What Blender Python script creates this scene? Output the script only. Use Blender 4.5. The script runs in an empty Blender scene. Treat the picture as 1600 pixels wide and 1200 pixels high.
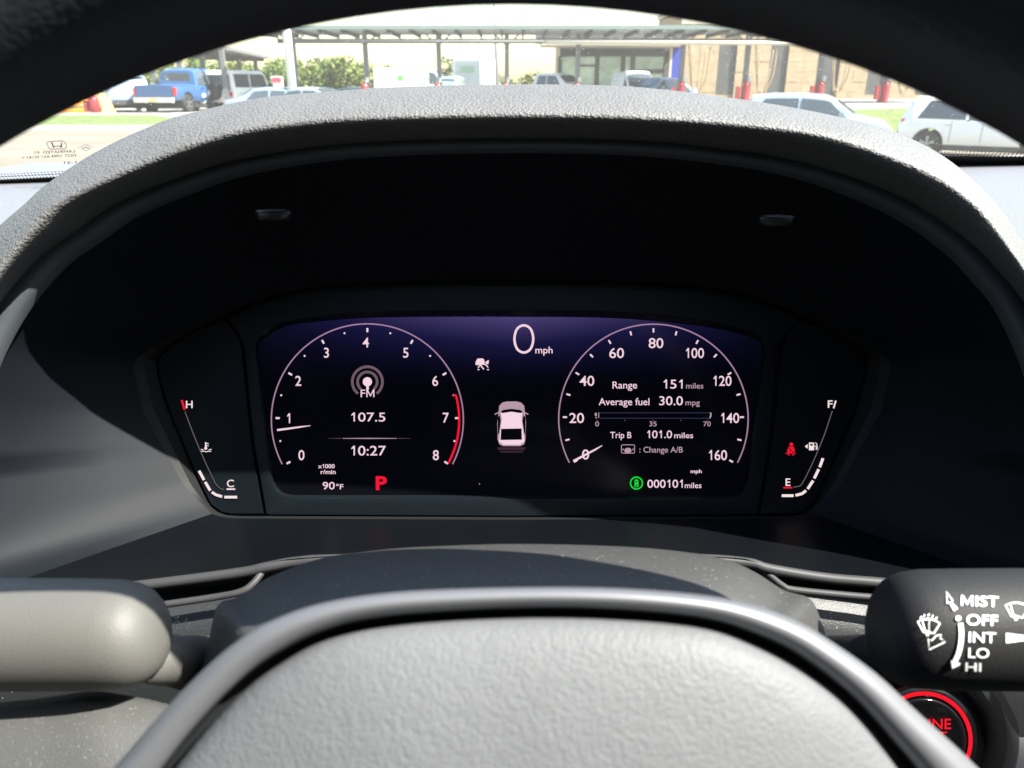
import bpy, math, random
import numpy as np
from mathutils import Vector, Matrix
random.seed(7)
sc = bpy.context.scene
C = sc.collection
PI = math.pi

# ------------------------------------------------------------------ camera
A = math.radians(21.18)
CAM = Vector((0, 0, 1.25))
FW = Vector((0, math.cos(A), -math.sin(A)))
UP = Vector((0, math.sin(A), math.cos(A)))
RT = Vector((1, 0, 0))
cam = bpy.data.cameras.new('camera')
cam.lens = 27; cam.sensor_width = 36
cam.clip_start = 0.01; cam.clip_end = 3000
cam.dof.use_dof = True; cam.dof.focus_distance = 0.385; cam.dof.aperture_fstop = 22
co = bpy.data.objects.new('camera', cam); C.objects.link(co)
co.location = CAM; co.rotation_euler = (PI / 2 - A, 0, 0)
sc.camera = co

# ------------------------------------------------------------------ light
SUN = Vector((0.60, -0.215, 0.77)).normalized()
w = bpy.data.worlds.new('World'); sc.world = w; w.use_nodes = True
nt = w.node_tree; bg = nt.nodes['Background']
sky = nt.nodes.new('ShaderNodeTexSky'); sky.sky_type = 'NISHITA'; sky.sun_disc = False
sky.sun_elevation = math.asin(SUN.z); sky.sun_rotation = math.atan2(SUN.x, SUN.y)
sky.air_density = 1.5; sky.dust_density = 1.2; sky.ozone_density = 1.0
nt.links.new(sky.outputs[0], bg.inputs[0]); bg.inputs[1].default_value = 0.085
sl = bpy.data.lights.new('sun', 'SUN'); sl.energy = 4.8; sl.angle = math.radians(0.5); sl.color = (1.0, 0.95, 0.87)
so = bpy.data.objects.new('sun', sl); C.objects.link(so)
so.rotation_euler = SUN.to_track_quat('Z', 'Y').to_euler(); so.location = (3, -3, 8)
vs = sc.view_settings
vs.view_transform = 'Standard'; vs.look = 'None'; vs.gamma = 1; vs.use_curve_mapping = False
vs.exposure = 2.25
EXPO = 2 ** vs.exposure

# ------------------------------------------------------------------ helpers
def P(px, py, d):
    """point seen at photo pixel (px,py), d metres along the viewing axis"""
    px, py, d = float(px), float(py), float(d)
    return CAM + d * (FW + (px - 800) / 1200 * RT + (600 - py) / 1200 * UP)
def Wp(px, py, y):
    """point seen at the pixel, on the upright plane at world distance y"""
    k = FW + (px - 800) / 1200 * RT + (600 - py) / 1200 * UP
    return CAM + k * (y / k.y)
def Wx(px, y): return Wp(px, 140, y).x
def Wz(py, y): return Wp(800, py, y).z

def empty(name, loc, label, cat, group=None, rz=0):
    o = bpy.data.objects.new(name, None); C.objects.link(o)
    o.location = loc; o.rotation_euler = (0, 0, rz); o.empty_display_size = .05
    o['label'] = label; o['category'] = cat
    if group: o['group'] = group
    return o
def tag(o, label, cat, group=None):
    o['label'] = label; o['category'] = cat
    if group: o['group'] = group
    return o
def part(name, V, F, mat, parent=None, smooth=True, world=True, kind=None, auto=None):
    off = Vector((0, 0, 0))
    if world:
        p = parent
        while p is not None: off += p.location; p = p.parent
    elif parent is None: pass
    me = bpy.data.meshes.new(name)
    me.from_pydata([tuple(Vector(v) - off) for v in V], [], F)
    me.validate(); me.update()
    if mat: me.materials.append(mat)
    if smooth: me.polygons.foreach_set('use_smooth', [True] * len(me.polygons))
    o = bpy.data.objects.new(name, me); C.objects.link(o); o.parent = parent
    if kind: o['kind'] = kind
    if auto is not None: me.set_sharp_from_angle(angle=math.radians(auto))
    return o
def box_vf(x0, x1, y0, y1, z0, z1):
    V = [(x0,y0,z0),(x1,y0,z0),(x1,y1,z0),(x0,y1,z0),(x0,y0,z1),(x1,y0,z1),(x1,y1,z1),(x0,y1,z1)]
    return V, [(0,3,2,1),(4,5,6,7),(0,1,5,4),(1,2,6,5),(2,3,7,6),(3,0,4,7)]
class MB:
    def __init__(s): s.V = []; s.F = []
    def add(s, V, F):
        n = len(s.V); s.V += [tuple(v) for v in V]; s.F += [tuple(i + n for i in f) for f in F]; return s
    def box(s, *a): return s.add(*box_vf(*a))
    def build(s, name, mat, parent=None, **k): return part(name, s.V, s.F, mat, parent, **k)
def tube_vf(pts, r, n=10, cap=True):
    pts = [Vector(p) for p in pts]; V = []; F = []
    rs = r if isinstance(r, (list, tuple)) else [r] * len(pts)
    for i, p in enumerate(pts):
        t = (pts[min(i+1, len(pts)-1)] - pts[max(i-1, 0)]).normalized()
        a = t.cross(Vector((0.13, 0.2, 1)) if abs(t.z) < .9 else Vector((1, .1, 0))).normalized(); b = t.cross(a)
        for k in range(n):
            q = 2 * PI * k / n; V.append(p + rs[i] * (math.cos(q) * a + math.sin(q) * b))
    for i in range(len(pts) - 1):
        for k in range(n):
            F.append((i*n+k, i*n+(k+1) % n, (i+1)*n+(k+1) % n, (i+1)*n+k))
    if cap: F.append(tuple(range(n-1, -1, -1))); F.append(tuple((len(pts)-1)*n + k for k in range(n)))
    return V, F
def loft(rows, closed=False, flip=False):
    n = len(rows[0]); V = [v for r in rows for v in r]; F = []
    for i in range(len(rows) - 1):
        for k in range(n if closed else n - 1):
            q = (i*n+k, i*n+(k+1) % n, (i+1)*n+(k+1) % n, (i+1)*n+k)
            F.append(q[::-1] if flip else q)
    return V, F
def catmull(pts, m=12, closed=False):
    p = [np.array(q, float) for q in pts]; out = []
    n = len(p)
    for i in range(n if closed else n - 1):
        if closed: a, b, c, d = p[i-1], p[i], p[(i+1) % n], p[(i+2) % n]
        else: a, b, c, d = p[max(i-1, 0)], p[i], p[i+1], p[min(i+2, n-1)]
        for k in range(m):
            t = k / m
            out.append(.5*((2*b)+(-a+c)*t+(2*a-5*b+4*c-d)*t*t+(-a+3*b-3*c+d)*t**3))
    if not closed: out.append(p[-1])
    return out
def polar(pts, cx, cy, closed=True, m=10, linear=False):
    if linear: m = 60
   
    """radius function of an outline about a centre (y up)"""
    s = np.array([q for q in (catmull(pts, m, closed) if not linear else
        [np.array(pts[i])*(1-k/m)+np.array(pts[(i+1)%len(pts)])*(k/m) for i in range(len(pts) if closed else len(pts)-1) for k in range(m)])])
    th = np.arctan2(cy - s[:, 1], s[:, 0] - cx); r = np.hypot(s[:, 0]-cx, s[:, 1]-cy)
    o = np.argsort(th); th, r = th[o], r[o]
    return lambda t: float(np.interp((t + PI) % (2*PI) - PI, th, r, period=2*PI))

# ------------------------------------------------------------------ materials
MATS = {}
def mat(name, col, rough=.5, metal=0, spec=.5, bump=None, emis=None, coat=0, vary=0, vscale=20):
    if name in MATS: return MATS[name]
    m = bpy.data.materials.new(name); m.use_nodes = True; t = m.node_tree; b = t.nodes['Principled BSDF']
    b.inputs['Base Color'].default_value = (*col, 1); b.inputs['Roughness'].default_value = rough
    b.inputs['Metallic'].default_value = metal; b.inputs['Specular IOR Level'].default_value = spec
    if coat: b.inputs['Coat Weight'].default_value = coat; b.inputs['Coat Roughness'].default_value = .05
    if emis:
        b.inputs['Emission Color'].default_value = (*emis[0], 1); b.inputs['Emission Strength'].default_value = emis[1] / EXPO
    tc = t.nodes.new('ShaderNodeTexCoord')
    if vary:
        n = t.nodes.new('ShaderNodeTexNoise'); n.inputs['Scale'].default_value = vscale; n.inputs['Detail'].default_value = 6
        t.links.new(tc.outputs['Object'], n.inputs['Vector'])
        r = t.nodes.new('ShaderNodeMapRange'); r.inputs[1].default_value = .3; r.inputs[2].default_value = .7
        r.inputs[3].default_value = 1 - vary; r.inputs[4].default_value = 1 + vary
        t.links.new(n.outputs['Fac'], r.inputs[0])
        x = t.nodes.new('ShaderNodeVectorMath'); x.operation = 'SCALE'; x.inputs[0].default_value = col
        t.links.new(r.outputs[0], x.inputs['Scale']); t.links.new(x.outputs[0], b.inputs['Base Color'])
    if bump:
        kind, scale, dist = bump
        bp = t.nodes.new('ShaderNodeBump'); bp.inputs['Distance'].default_value = dist; bp.inputs['Strength'].default_value = 1
        if kind == 'leather':
            nz = t.nodes.new('ShaderNodeTexNoise'); nz.inputs['Scale'].default_value = scale * .5; nz.inputs['Detail'].default_value = 2
            t.links.new(tc.outputs['Object'], nz.inputs['Vector'])
            mx = t.nodes.new('ShaderNodeVectorMath'); mx.operation = 'MULTIPLY_ADD'
            mx.inputs[1].default_value = (1.6/scale,)*3; t.links.new(nz.outputs['Color'], mx.inputs[0]); t.links.new(tc.outputs['Object'], mx.inputs[2])
            v = t.nodes.new('ShaderNodeTexVoronoi'); v.feature = 'SMOOTH_F1'; v.inputs['Scale'].default_value = scale; v.inputs['Smoothness'].default_value = .5
            t.links.new(mx.outputs[0], v.inputs['Vector'])
            n2 = t.nodes.new('ShaderNodeTexNoise'); n2.inputs['Scale'].default_value = scale*.22; n2.inputs['Detail'].default_value = 2
            t.links.new(tc.outputs['Object'], n2.inputs['Vector'])
            ad = t.nodes.new('ShaderNodeMath'); ad.operation = 'MULTIPLY_ADD'; ad.inputs[1].default_value = -1.0
            t.links.new(v.outputs['Distance'], ad.inputs[0]); t.links.new(n2.outputs['Fac'], ad.inputs[2])
            t.links.new(ad.outputs[0], bp.inputs['Height'])
        else:
            nz = t.nodes.new('ShaderNodeTexNoise'); nz.inputs['Scale'].default_value = scale; nz.inputs['Detail'].default_value = 3
            t.links.new(tc.outputs['Object'], nz.inputs['Vector']); t.links.new(nz.outputs['Fac'], bp.inputs['Height'])
        t.links.new(bp.outputs[0], b.inputs['Normal'])
    MATS[name] = m; return m
def add_dust(m, scale, thr, col=(.55, .52, .45)):
    """small light specks of dust lying on a surface"""
    t = m.node_tree; b = t.nodes['Principled BSDF']
    tc = t.nodes.new('ShaderNodeTexCoord'); v = t.nodes.new('ShaderNodeTexVoronoi'); v.inputs['Scale'].default_value = scale
    t.links.new(tc.outputs['Object'], v.inputs['Vector'])
    sep = t.nodes.new('ShaderNodeSeparateColor'); t.links.new(v.outputs['Color'], sep.inputs[0])
    g = t.nodes.new('ShaderNodeMath'); g.operation = 'MULTIPLY'; t.links.new(sep.outputs[0], g.inputs[0]); g.inputs[1].default_value = thr
    l = t.nodes.new('ShaderNodeMath'); l.operation = 'LESS_THAN'; t.links.new(v.outputs['Distance'], l.inputs[0])
    pw = t.nodes.new('ShaderNodeMath'); pw.operation = 'POWER'; pw.inputs[1].default_value = 3
    t.links.new(sep.outputs[0], pw.inputs[0])
    mu = t.nodes.new('ShaderNodeMath'); mu.operation = 'MULTIPLY'; t.links.new(pw.outputs[0], mu.inputs[0]); mu.inputs[1].default_value = thr
    t.links.new(mu.outputs[0], l.inputs[1])
    mx = t.nodes.new('ShaderNodeMix'); mx.data_type = 'RGBA'
    src = b.inputs['Base Color'].links[0].from_socket if b.inputs['Base Color'].links else None
    if src: t.links.new(src, mx.inputs[6])
    else: mx.inputs[6].default_value = b.inputs['Base Color'].default_value
    mx.inputs[7].default_value = (*col, 1); t.links.new(l.outputs[0], mx.inputs[0]); t.links.new(mx.outputs[2], b.inputs['Base Color'])
def emit(name, col, k=1.0):
    """a lit display element: k = how bright it shows"""
    if name in MATS: return MATS[name]
    m = bpy.data.materials.new(name); m.use_nodes = True; t = m.node_tree; t.nodes.remove(t.nodes['Principled BSDF'])
    e = t.nodes.new('ShaderNodeEmission'); e.inputs[0].default_value = (*col, 1); e.inputs[1].default_value = k / EXPO
    t.links.new(e.outputs[0], t.nodes['Material Output'].inputs[0]); MATS[name] = m; return m

M_leather = mat('hood_leather', (.098, .098, .097), .6, bump=('leather', 880, .00040), vary=.06, vscale=60)
M_dashtop = mat('dash_top_grain', (.13, .13, .14), .5, bump=('leather', 560, .0003))
M_rim = mat('rim_leather', (.009, .0105, .014), .55, bump=('leather', 900, .0001))
M_pad = mat('pad_leather', (.108, .112, .118), .58, spec=.3, bump=('leather', 1350, .00013), vary=.05, vscale=40)
M_chrome = mat('satin_trim', (.15, .153, .165), .46, metal=.4)
M_black = mat('black_plastic', (.012, .013, .015), .45)
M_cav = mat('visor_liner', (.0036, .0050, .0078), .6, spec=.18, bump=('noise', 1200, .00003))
M_floorp = mat('darkened_floor_plastic', (.0022, .0030, .0042), .42, spec=.12)  # smooth floor plastic, shade added to its tone against sun landing there
M_cavwall = mat('liner_wall', (.035, .036, .036), .6, bump=('noise', 900, .0002))
M_lip = mat('liner_lip', (.05, .057, .064), .5)
M_ledge = mat('ledge_plastic', (.010, .0105, .011), .6, spec=.2, bump=('noise', 1500, .0001))
M_pod = mat('smoked_lens', (.0035, .0055, .0078), .3, spec=.3)
M_surround = mat('bezel_plastic', (.0032, .0056, .0082), .45, spec=.3)
M_shroud = mat('column_plastic', (.034, .034, .033), .55, bump=('noise', 2200, .0002)); add_dust(M_shroud, 1100, .24, (.22, .21, .18))
M_stalkL = mat('stalk_plastic_sunlit', (.082, .080, .074), .55, spec=.35, bump=('noise', 1800, .0001))  # lighter tone, sunlight on this stalk put into the colour
M_stalkR = mat('stalk_plastic_shaded', (.012, .012, .013), .62, spec=.25, bump=('noise', 1800, .0001))  # darker tone, shade on this stalk put into the colour
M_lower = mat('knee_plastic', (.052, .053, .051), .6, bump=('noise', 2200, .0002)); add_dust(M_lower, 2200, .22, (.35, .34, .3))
M_fascia = mat('fascia_plastic', (.018, .019, .021), .5, bump=('noise', 1500, .0002)); add_dust(M_fascia, 500, .15)
M_bar = mat('trim_bar_plastic', (.035, .035, .037), .55, spec=.3)
M_gloss = mat('piano_black', (.003, .003, .0035), .12, spec=.3)
M_white = mat('white_print', (.72, .74, .76), .5)
M_shell = mat('cabin_lining', (.05, .05, .05), .9)
M_floor = mat('cabin_carpet', (.03, .03, .03), .95)
E_pink = emit('display_white', (1.0, .73, .83), .92)
E_pink2 = emit('display_grey', (.85, .58, .68), .55)
E_dim = emit('display_dim', (.45, .28, .35), .36)
E_arc = emit('display_arc', (.72, .42, .66), .55)
E_red = emit('display_red', (1.0, .010, .045), .9)
E_green = emit('display_green', (.01, .9, .05), .85)
E_line = emit('gauge_line', (.5, .42, .42), .3)
E_blue = emit('display_blue', (.12, .12, .3), .3)
E_btn = emit('button_red', (1.0, .012, .03), 1.0)

# ------------------------------------------------------------------ glyphs and decals (flat print and lit display marks)
GL = {}
def _txt(s, off):
    cu = bpy.data.curves.new('t', 'FONT'); cu.body = s; cu.size = 1; cu.offset = off; cu.resolution_u = 5
    o = bpy.data.objects.new('t', cu)
    me = bpy.data.meshes.new_from_object(o)
    V = [v.co.copy() for v in me.vertices]; F = [tuple(p.vertices) for p in me.polygons]
    bpy.data.objects.remove(o); bpy.data.curves.remove(cu); bpy.data.meshes.remove(me)
    return V, F
def glyph(c, off):
    k = (c, off)
    if k in GL: return GL[k]
    if c == 'M':
        t_ = .085 + off * 2; W = .66
        pts = [(0, 0), (t_, 0), (t_, .50), (W/2, .03), (W-t_, .50), (W-t_, 0), (W, 0), (W, .7), (W-t_*1.15, .7), (W/2, .22), (t_*1.15, .7), (0, .7)]
        GL[k] = ([Vector((a + .07, b, 0)) for a, b in pts], [(0, 1, 2, 10, 11), (2, 3, 9, 10), (3, 4, 8, 9), (4, 5, 6, 7, 8)], W + .14); return GL[k]
    if c == '1':      # the display's 1 has a flag
        wd = .075 + off * 2; x = .25
        V = [(x, 0), (x+wd, 0), (x+wd, .70), (x, .70), (x, .61), (x-.13, .53), (x-.13, .45), (x, .52)]
        V = [Vector((a, b, 0)) for a, b in V]
        GL[k] = (V, [(0, 1, 2, 3), (3, 4, 7), (4, 5, 6, 7)][:1] + [(3, 5, 6, 7)], .50); return GL[k]
    V, F = _txt(c, off) if c != ' ' else ([], [])
    a = _txt('H' + c + 'H', 0)[0]; b = _txt('HH', 0)[0]
    adv = max(v.x for v in a) - max(v.x for v in b)
    GL[k] = (V, F, adv); return GL[k]
CAPH = .70
def layout(s, off=0.0):
    V = []; F = []; x = 0
    for c in s:
        v, f, adv = glyph(c, off); n = len(V)
        V += [Vector((q.x + x, q.y, 0)) for q in v]; F += [tuple(i + n for i in g) for g in f]; x += adv
    return V, F
def text(s, name, mp, m, parent, left=None, right=None, cx=None, base=None, h=12, off=0.0, rot=0, mirror=False, lift=1):
    V, F = layout(s, off)
    x0 = min(v.x for v in V); x1 = max(v.x for v in V)
    ky = h / CAPH; kx = ky * .93
    if left is not None and right is not None: kx = (right - left) / (x1 - x0)
    L = left if left is not None else (cx - (x1 - x0) * kx / 2 if cx is not None else right - (x1-x0)*kx)
    out = []
    xm = L + (x1 - x0) * kx / 2
    for v in V:
        a = L + (v.x - x0) * kx; b = base - v.y * ky
        if mirror: a = 2 * xm - a
        if rot:
            dx, dy = a - xm, b - base; c_, s_ = math.cos(rot), math.sin(rot)
            a, b = xm + dx * c_ - dy * s_, base + dx * s_ + dy * c_
        out.append(mp(a, b, lift))
    return part(name, out, F, m, parent, smooth=False)
def stroke_vf(pts, wd, closed=False):
    p = [np.array(q, float) for q in pts]; n = len(p); V = []; F = []
    for i in range(n):
        a = p[(i-1) % n] if closed or i > 0 else p[i]; b = p[(i+1) % n] if closed or i < n-1 else p[i]
        t = b - a; t /= (np.hypot(*t) + 1e-9); nn = np.array([-t[1], t[0]])
        ww = wd[i] if isinstance(wd, (list, tuple)) else wd
        V += [(float(v[0]), float(v[1])) for v in (p[i] + nn * ww / 2, p[i] - nn * ww / 2)]
    for i in range(n if closed else n - 1):
        j = (i + 1) % n; F.append((2*i, 2*i+1, 2*j+1, 2*j))
    return V, F
def strokes(name, items, mp, m, parent, lift=1):
    """items: ('s',pts,width[,closed]) strokes, ('f',pts) filled outlines"""
    V = []; F = []
    for it in items:
        if it[0] == 's': v, f = stroke_vf(it[1], it[2], len(it) > 3 and it[3])
        else: v, f = it[1], [tuple(range(len(it[1])))]
        n = len(V); V += [mp(q[0], q[1], lift) for q in v]; F += [tuple(i + n for i in g) for g in f]
    return part(name, V, F, m, parent, smooth=False)
def circ(cx, cy, r, n=32, a0=0, a1=360, ry=None):
    ry = ry or r
    return [(cx + r*math.cos(math.radians(a0+(a1-a0)*i/n)), cy - ry*math.sin(math.radians(a0+(a1-a0)*i/n))) for i in range(n + (0 if abs(a1-a0) == 360 else 1))]

# ================================================================== SETTING OUTSIDE
def ss(a, b, x):
    t = min(1, max(0, (x - a) / (b - a))); return t*t*(3-2*t)
def gz(x, y):
    near = -1.25 - .63 * ss(-4, 11, x) * ss(5, 20, y); far = -1.07 + .37 * ss(5, 17, x) - .42 * ss(-14, -11, x) * (1 - ss(0, 4, x)) * (1 - ss(44, 50, y))
    return 1.25 + near + (far - near) * ss(25, 33, y)
M_lot = mat('asphalt_lot', (.145, .122, .092), .9, vary=.2, vscale=.6, bump=('noise', 30, .01))
M_road = mat('pale_concrete', (.26, .245, .22), .9, vary=.1, vscale=.8)
M_grass = mat('lawn', (.085, .115, .024), .95, vary=.25, vscale=3)
M_kerb = mat('kerb_concrete', (.42, .40, .36), .9)
def sheet(name, xs, ys, m, dz, kind='structure'):
    rows = [[(x, y, gz(x, y) + dz) for x in xs] for y in ys]
    V, F = loft(rows); o = part(name, V, F, m, None, smooth=True)
    o['kind'] = kind; return o
fx = [-1500, -400, -150, -80] + [-60 + 2*i for i in range(61)] + [80, 150, 400, 1500]
fy = [-60, -20, -5, 0, 5, 10, 14] + [16 + i for i in range(26)] + [46, 55, 70, 100, 200, 500, 2500]
sheet('ground', fx, fy, M_lot, 0)
sheet('lawn_strip', [-60 + 2*i for i in range(61)], [25.2 + .45*i for i in range(15)], M_grass, .05)
sheet('road', [-60 + 2*i for i in range(61)], [31.8, 33, 34, 36, 40, 44, 47], M_road, .004)
for yk in (25.05, 31.65):
    V = []; F = []
    xs = [-60 + 2*i for i in range(61)]
    rows = [[(x, yk - .08, gz(x, yk)) for x in xs], [(x, yk - .07, gz(x, yk) + .13) for x in xs], [(x, yk + .07, gz(x, yk) + .13) for x in xs], [(x, yk + .08, gz(x, yk)) for x in xs]]
    V, F = loft(rows); part('kerb', V, F, M_kerb, None, smooth=False)['kind'] = 'structure'

# ---- trees
M_leaf = [mat('leaf_green', (.095, .14, .025), .8, vary=.4, vscale=1.2), mat('leaf_olive', (.12, .145, .03), .8, vary=.4, vscale=1.2), mat('leaf_dark', (.07, .11, .03), .8, vary=.4, vscale=1.2)]
M_bark = mat('bark', (.12, .09, .06), .9)
def tree(x, y, h, wd, k, label, n=420, cat='tree', name='tree'):
    z0 = gz(x, y); t = empty(name, (x, y, z0), label, cat, 'trees beyond the car wash' if cat == 'tree' else None)
    m = MB(); m.add(*tube_vf([(0, 0, -.1), (.05, 0, h*.3), (.0, .05, h*.6)], [h*.03, h*.02, h*.01], 7))
    for a in range(5):
        q = a * 1.3; m.add(*tube_vf([(0, 0, h*(.25+.05*a)), (math.cos(q)*wd*.3, math.sin(q)*wd*.3, h*(.5+.07*a))], [h*.012, h*.005], 5))
    m.build('trunk', M_bark, t, world=False)
    V = []; F = []; cl = [(random.uniform(-.33, .33)*wd, random.uniform(-.3, .3)*wd, h*random.uniform(.12, .80), random.uniform(.13, .24)*wd) for _ in range(18)]
    for i in range(n):
        cx, cy, cz, r = random.choice(cl)
        d = Vector([random.gauss(0, 1) for _ in range(3)]).normalized() * r * random.random() ** .4
        c = Vector((cx, cy, cz)) + Vector((d.x, d.y, d.z*.8)); s = random.uniform(.5, 1.1) * (.20 + .04 * h / 3)
        a = Vector([random.gauss(0, 1) for _ in range(3)]).normalized(); b = a.cross(Vector([random.gauss(0, 1) for _ in range(3)])).normalized()
        q = len(V); V += [c - a*s, c + b*s*.6, c + a*s, c - b*s*.6]; F.append((q, q+1, q+2, q+3))
    part('crown', V, F, M_leaf[k], t, smooth=False, world=False)
    return t
tl = [(228, 2.9), (262, 3.4), (300, 4.1), (335, 3.6), (372, 3.3), (405, 3.9), (438, 3.6), (470, 4.0), (500, 3.5), (528, 4.0), (556, 3.3), (588, 2.9), (625, 2.6), (655, 2.5)]
lab = ['leftmost tree of the hedge row, half hidden by the wheel rim', 'tree behind the blue pickup, left of the second grey post', 'tall yellow green tree behind the blue pickup cab', 'tree showing between posts of the left shelter',
 'low tree seen under the left shelter roof', 'tree at the right end of the left shelter', 'tree just left of the white pole', 'tree just right of the white pole', 'lighter tree midway between the white pole and next column',
 'dense olive tree left of the third canopy column', 'shorter tree right behind the third canopy column', 'small tree above the front of the white cargo van', 'small pointed tree above the middle of the white cargo van', 'small tree above the rear of the white cargo van']
for (px, h), lb in zip(tl, lab):
    y = random.uniform(88, 100); tree(Wx(px, y), y, h*1.08, 7.0, random.choice([0, 1, 0]), lb, 1700)
tree(Wx(700, 80), 80, 4.2, 3.0, 2, 'taller thin tree rising behind the canopy column by the vans', 240)
for px, h, lb in [(775, 2.6, 'bush right of the box van by the light pole'), (805, 2.2, 'low bush between light pole and pale pickup'), (838, 2.7, 'bush behind the pale pickup near the office corner')]:
    tree(Wx(px, 80), 80, h, 3.2, random.choice([1, 2]), lb, 320)

# ---- office building
M_stone = mat('tan_stone', (.34, .265, .165), .9, vary=.15, vscale=1.5, bump=('noise', 8, .02))
M_panel = mat('dark_louvre', (.13, .13, .125), .7, vary=.15, vscale=2)
M_fas = mat('dark_fascia', (.075, .08, .08), .6)
M_cream = mat('cream_metal', (.55, .50, .40), .5)
M_glass = mat('office_glass', (.40, .52, .47), .2, metal=.5, vary=.4, vscale=.7)
M_blue = mat('blue_sign', (.02, .04, .30), .5)
M_steel = mat('canopy_steel', (.12, .125, .125), .6)
M_steel2 = mat('pale_steel', (.42, .43, .42), .5)
YB = 52
b0 = gz(12, YB) - .1
off = empty('office_building', (Wx(1150, YB), YB, b0), 'tan stone office building with dark vertical window bays', 'building')
zt = Wz(14, YB)
xL, xR = Wx(1060, YB), Wx(1560, YB)
wins = [(1118, 1146), (1198, 1226), (1276, 1307), (1352, 1390), (1430, 1456), (1505, 1532)]
xs = [xL]
for a, b in wins: xs += [Wx(a, YB), Wx(b, YB)]
xs.append(xR)
for i in range(0, len(xs), 2):   # stone piers
    a, b = xs[i], xs[i+1]
    nrow = 9
    for r in range(nrow):
        z0 = b0 + (zt - b0) * r / nrow; z1 = b0 + (zt - b0) * (r+1) / nrow
        sp = 1 if b - a < 1.4 else 2
        for c in range(sp):
            q0 = a + (b-a)*c/sp; q1 = a + (b-a)*(c+1)/sp; pr = random.uniform(0, .03)
            V, F = box_vf(q0 + .005, q1 - .005, YB - pr, YB + .3, z0 + .005, z1 - .005)
            part('stone_block', V, F, M_stone, off, smooth=False)
V, F = box_vf(xL + .05, xR, YB + .3, YB + 9, b0, zt - .05); part('wall', V, F, M_stone, off, smooth=False)
zw = Wz(148, YB)
for a, b in wins:
    x0, x1 = Wx(a, YB), Wx(b, YB)
    V, F = box_vf(x0, x1, YB + .12, YB + .28, b0, zw); part('window_apron', V, F, M_stone, off, smooth=False)
    m = MB(); m.box(x0, x1, YB + .15, YB + .25, zw, Wz(62, YB)); wn = m.build('window', M_panel, off, smooth=False)
    m = MB()
    for k in range(30):
        z = zw + (Wz(62, YB) - zw) * (k + .5) / 30; m.box(x0 + .03, x1 - .03, YB + .11, YB + .149, z - .03, z + .02)
    m.build('louvre', M_panel, wn, smooth=False)
    V, F = box_vf(x0, x1, YB + .12, YB + .28, Wz(62, YB), zt); part('wall_panel', V, F, M_stone, off, smooth=False)
V, F = box_vf(xL - .1, xR, YB - .1, YB - .04, Wz(37, YB), zt); part('upper_wall', V, F, M_cream, off, smooth=False)
V, F = box_vf(xL - .1, xR, YB - .2, YB + 9, zt + .002, zt + .35); part('parapet', V, F, M_cream, off, smooth=False)
# entrance wing
ent = empty('entrance_wing', (Wx(950, 50), 50, gz(7, 50)), 'glass fronted entrance with dark overhanging canopy and cream edge', 'building')
e0 = gz(7, 50)
V, F = box_vf(Wx(874, 50), Wx(1043, 50), 49.9, 50.6, Wz(88, 50), Wz(50, 50)); part('fascia', V, F, M_fas, ent, smooth=False)
V, F = box_vf(Wx(845, 47), Wx(1072, 47), 46.5, 49.8, Wz(71, 47), Wz(65, 47)); part('canopy_edge', V, F, M_cream, ent, smooth=False)
V, F = box_vf(Wx(838, 47), Wx(1064, 47), 46.6, 49.7, Wz(64.8, 47), Wz(50, 47)); part('canopy_roof', V, F, M_fas, ent, smooth=False)
V, F = box_vf(Wx(876, 50), Wx(1040, 50), 50.1, 50.2, e0, Wz(88, 50)); part('glazing', V, F, M_glass, ent, smooth=False)
for px in (874, 902, 932, 972, 987, 1038):
    V, F = box_vf(Wx(px, 50) - .12, Wx(px, 50) + .12, 49.9, 50.05, e0, Wz(88, 50)); part('mullion', V, F, M_fas, ent, smooth=False)
V, F = box_vf(Wx(904, 50), Wx(930, 50), 49.97, 50.07, Wz(104, 50), Wz(101, 50)); part('door_transom', V, F, M_fas, ent, smooth=False)
V, F = box_vf(Wx(989, 50), Wx(1036, 50), 49.97, 50.07, Wz(115, 50), Wz(108, 50)); part('door_transom', V, F, M_fas, ent, smooth=False)
V, F = box_vf(Wx(876, 50), Wx(1043, 50), 50.25, 57, e0, Wz(51, 50)); part('wall', V, F, M_stone, ent, smooth=False)
sg = empty('blue_sign', (Wx(1052, 49.6), 49.6, e0), 'tall narrow blue sign panel beside the tan wall', 'sign')
V, F = box_vf(Wx(1046, 49.6), Wx(1059, 49.6), 49.4, 49.6, e0 + .3, Wz(70, 49.6)); part('panel', V, F, M_blue, sg, smooth=False)
V, F = box_vf(Wx(1042.5, 49.6), Wx(1045.5, 49.6), 49.35, 49.65, e0, Wz(68, 49.6)); part('post', V, F, M_cream, sg, smooth=False)

# ---- long vacuum canopy
YC = 37
can = empty('vacuum_canopy', (Wx(800, YC), YC, gz(0, YC)), 'long low metal canopy on slim posts across the car wash bays', 'canopy')
V, F = box_vf(Wx(395, YC), Wx(1195, YC), YC - .2, YC + 4.5, Wz(45, YC), Wz(45, YC) + .10); part('roof', V, F, M_steel2, can, smooth=False)
V, F = box_vf(Wx(393, YC), Wx(1197, YC), YC - .32, YC - .21, Wz(46.5, YC), Wz(40, YC)); part('roof_edge', V, F, mat('canopy_edge', (.16, .21, .20), .5), can, smooth=False)
V, F = box_vf(Wx(1197, YC) + .01, Wx(1560, YC), YC - .3, YC + 4.4, Wz(46, YC), Wz(41, YC)); part('roof', V, F, M_steel2, can, smooth=False)
for k in range(34):
    x = Wx(400, YC) + k * 1.0
    V, F = box_vf(x, x + .07, YC - .15, YC + 4.3, Wz(45, YC) - .16, Wz(45, YC) - .002); part('joist', V, F, M_steel, can, smooth=False)
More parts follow.
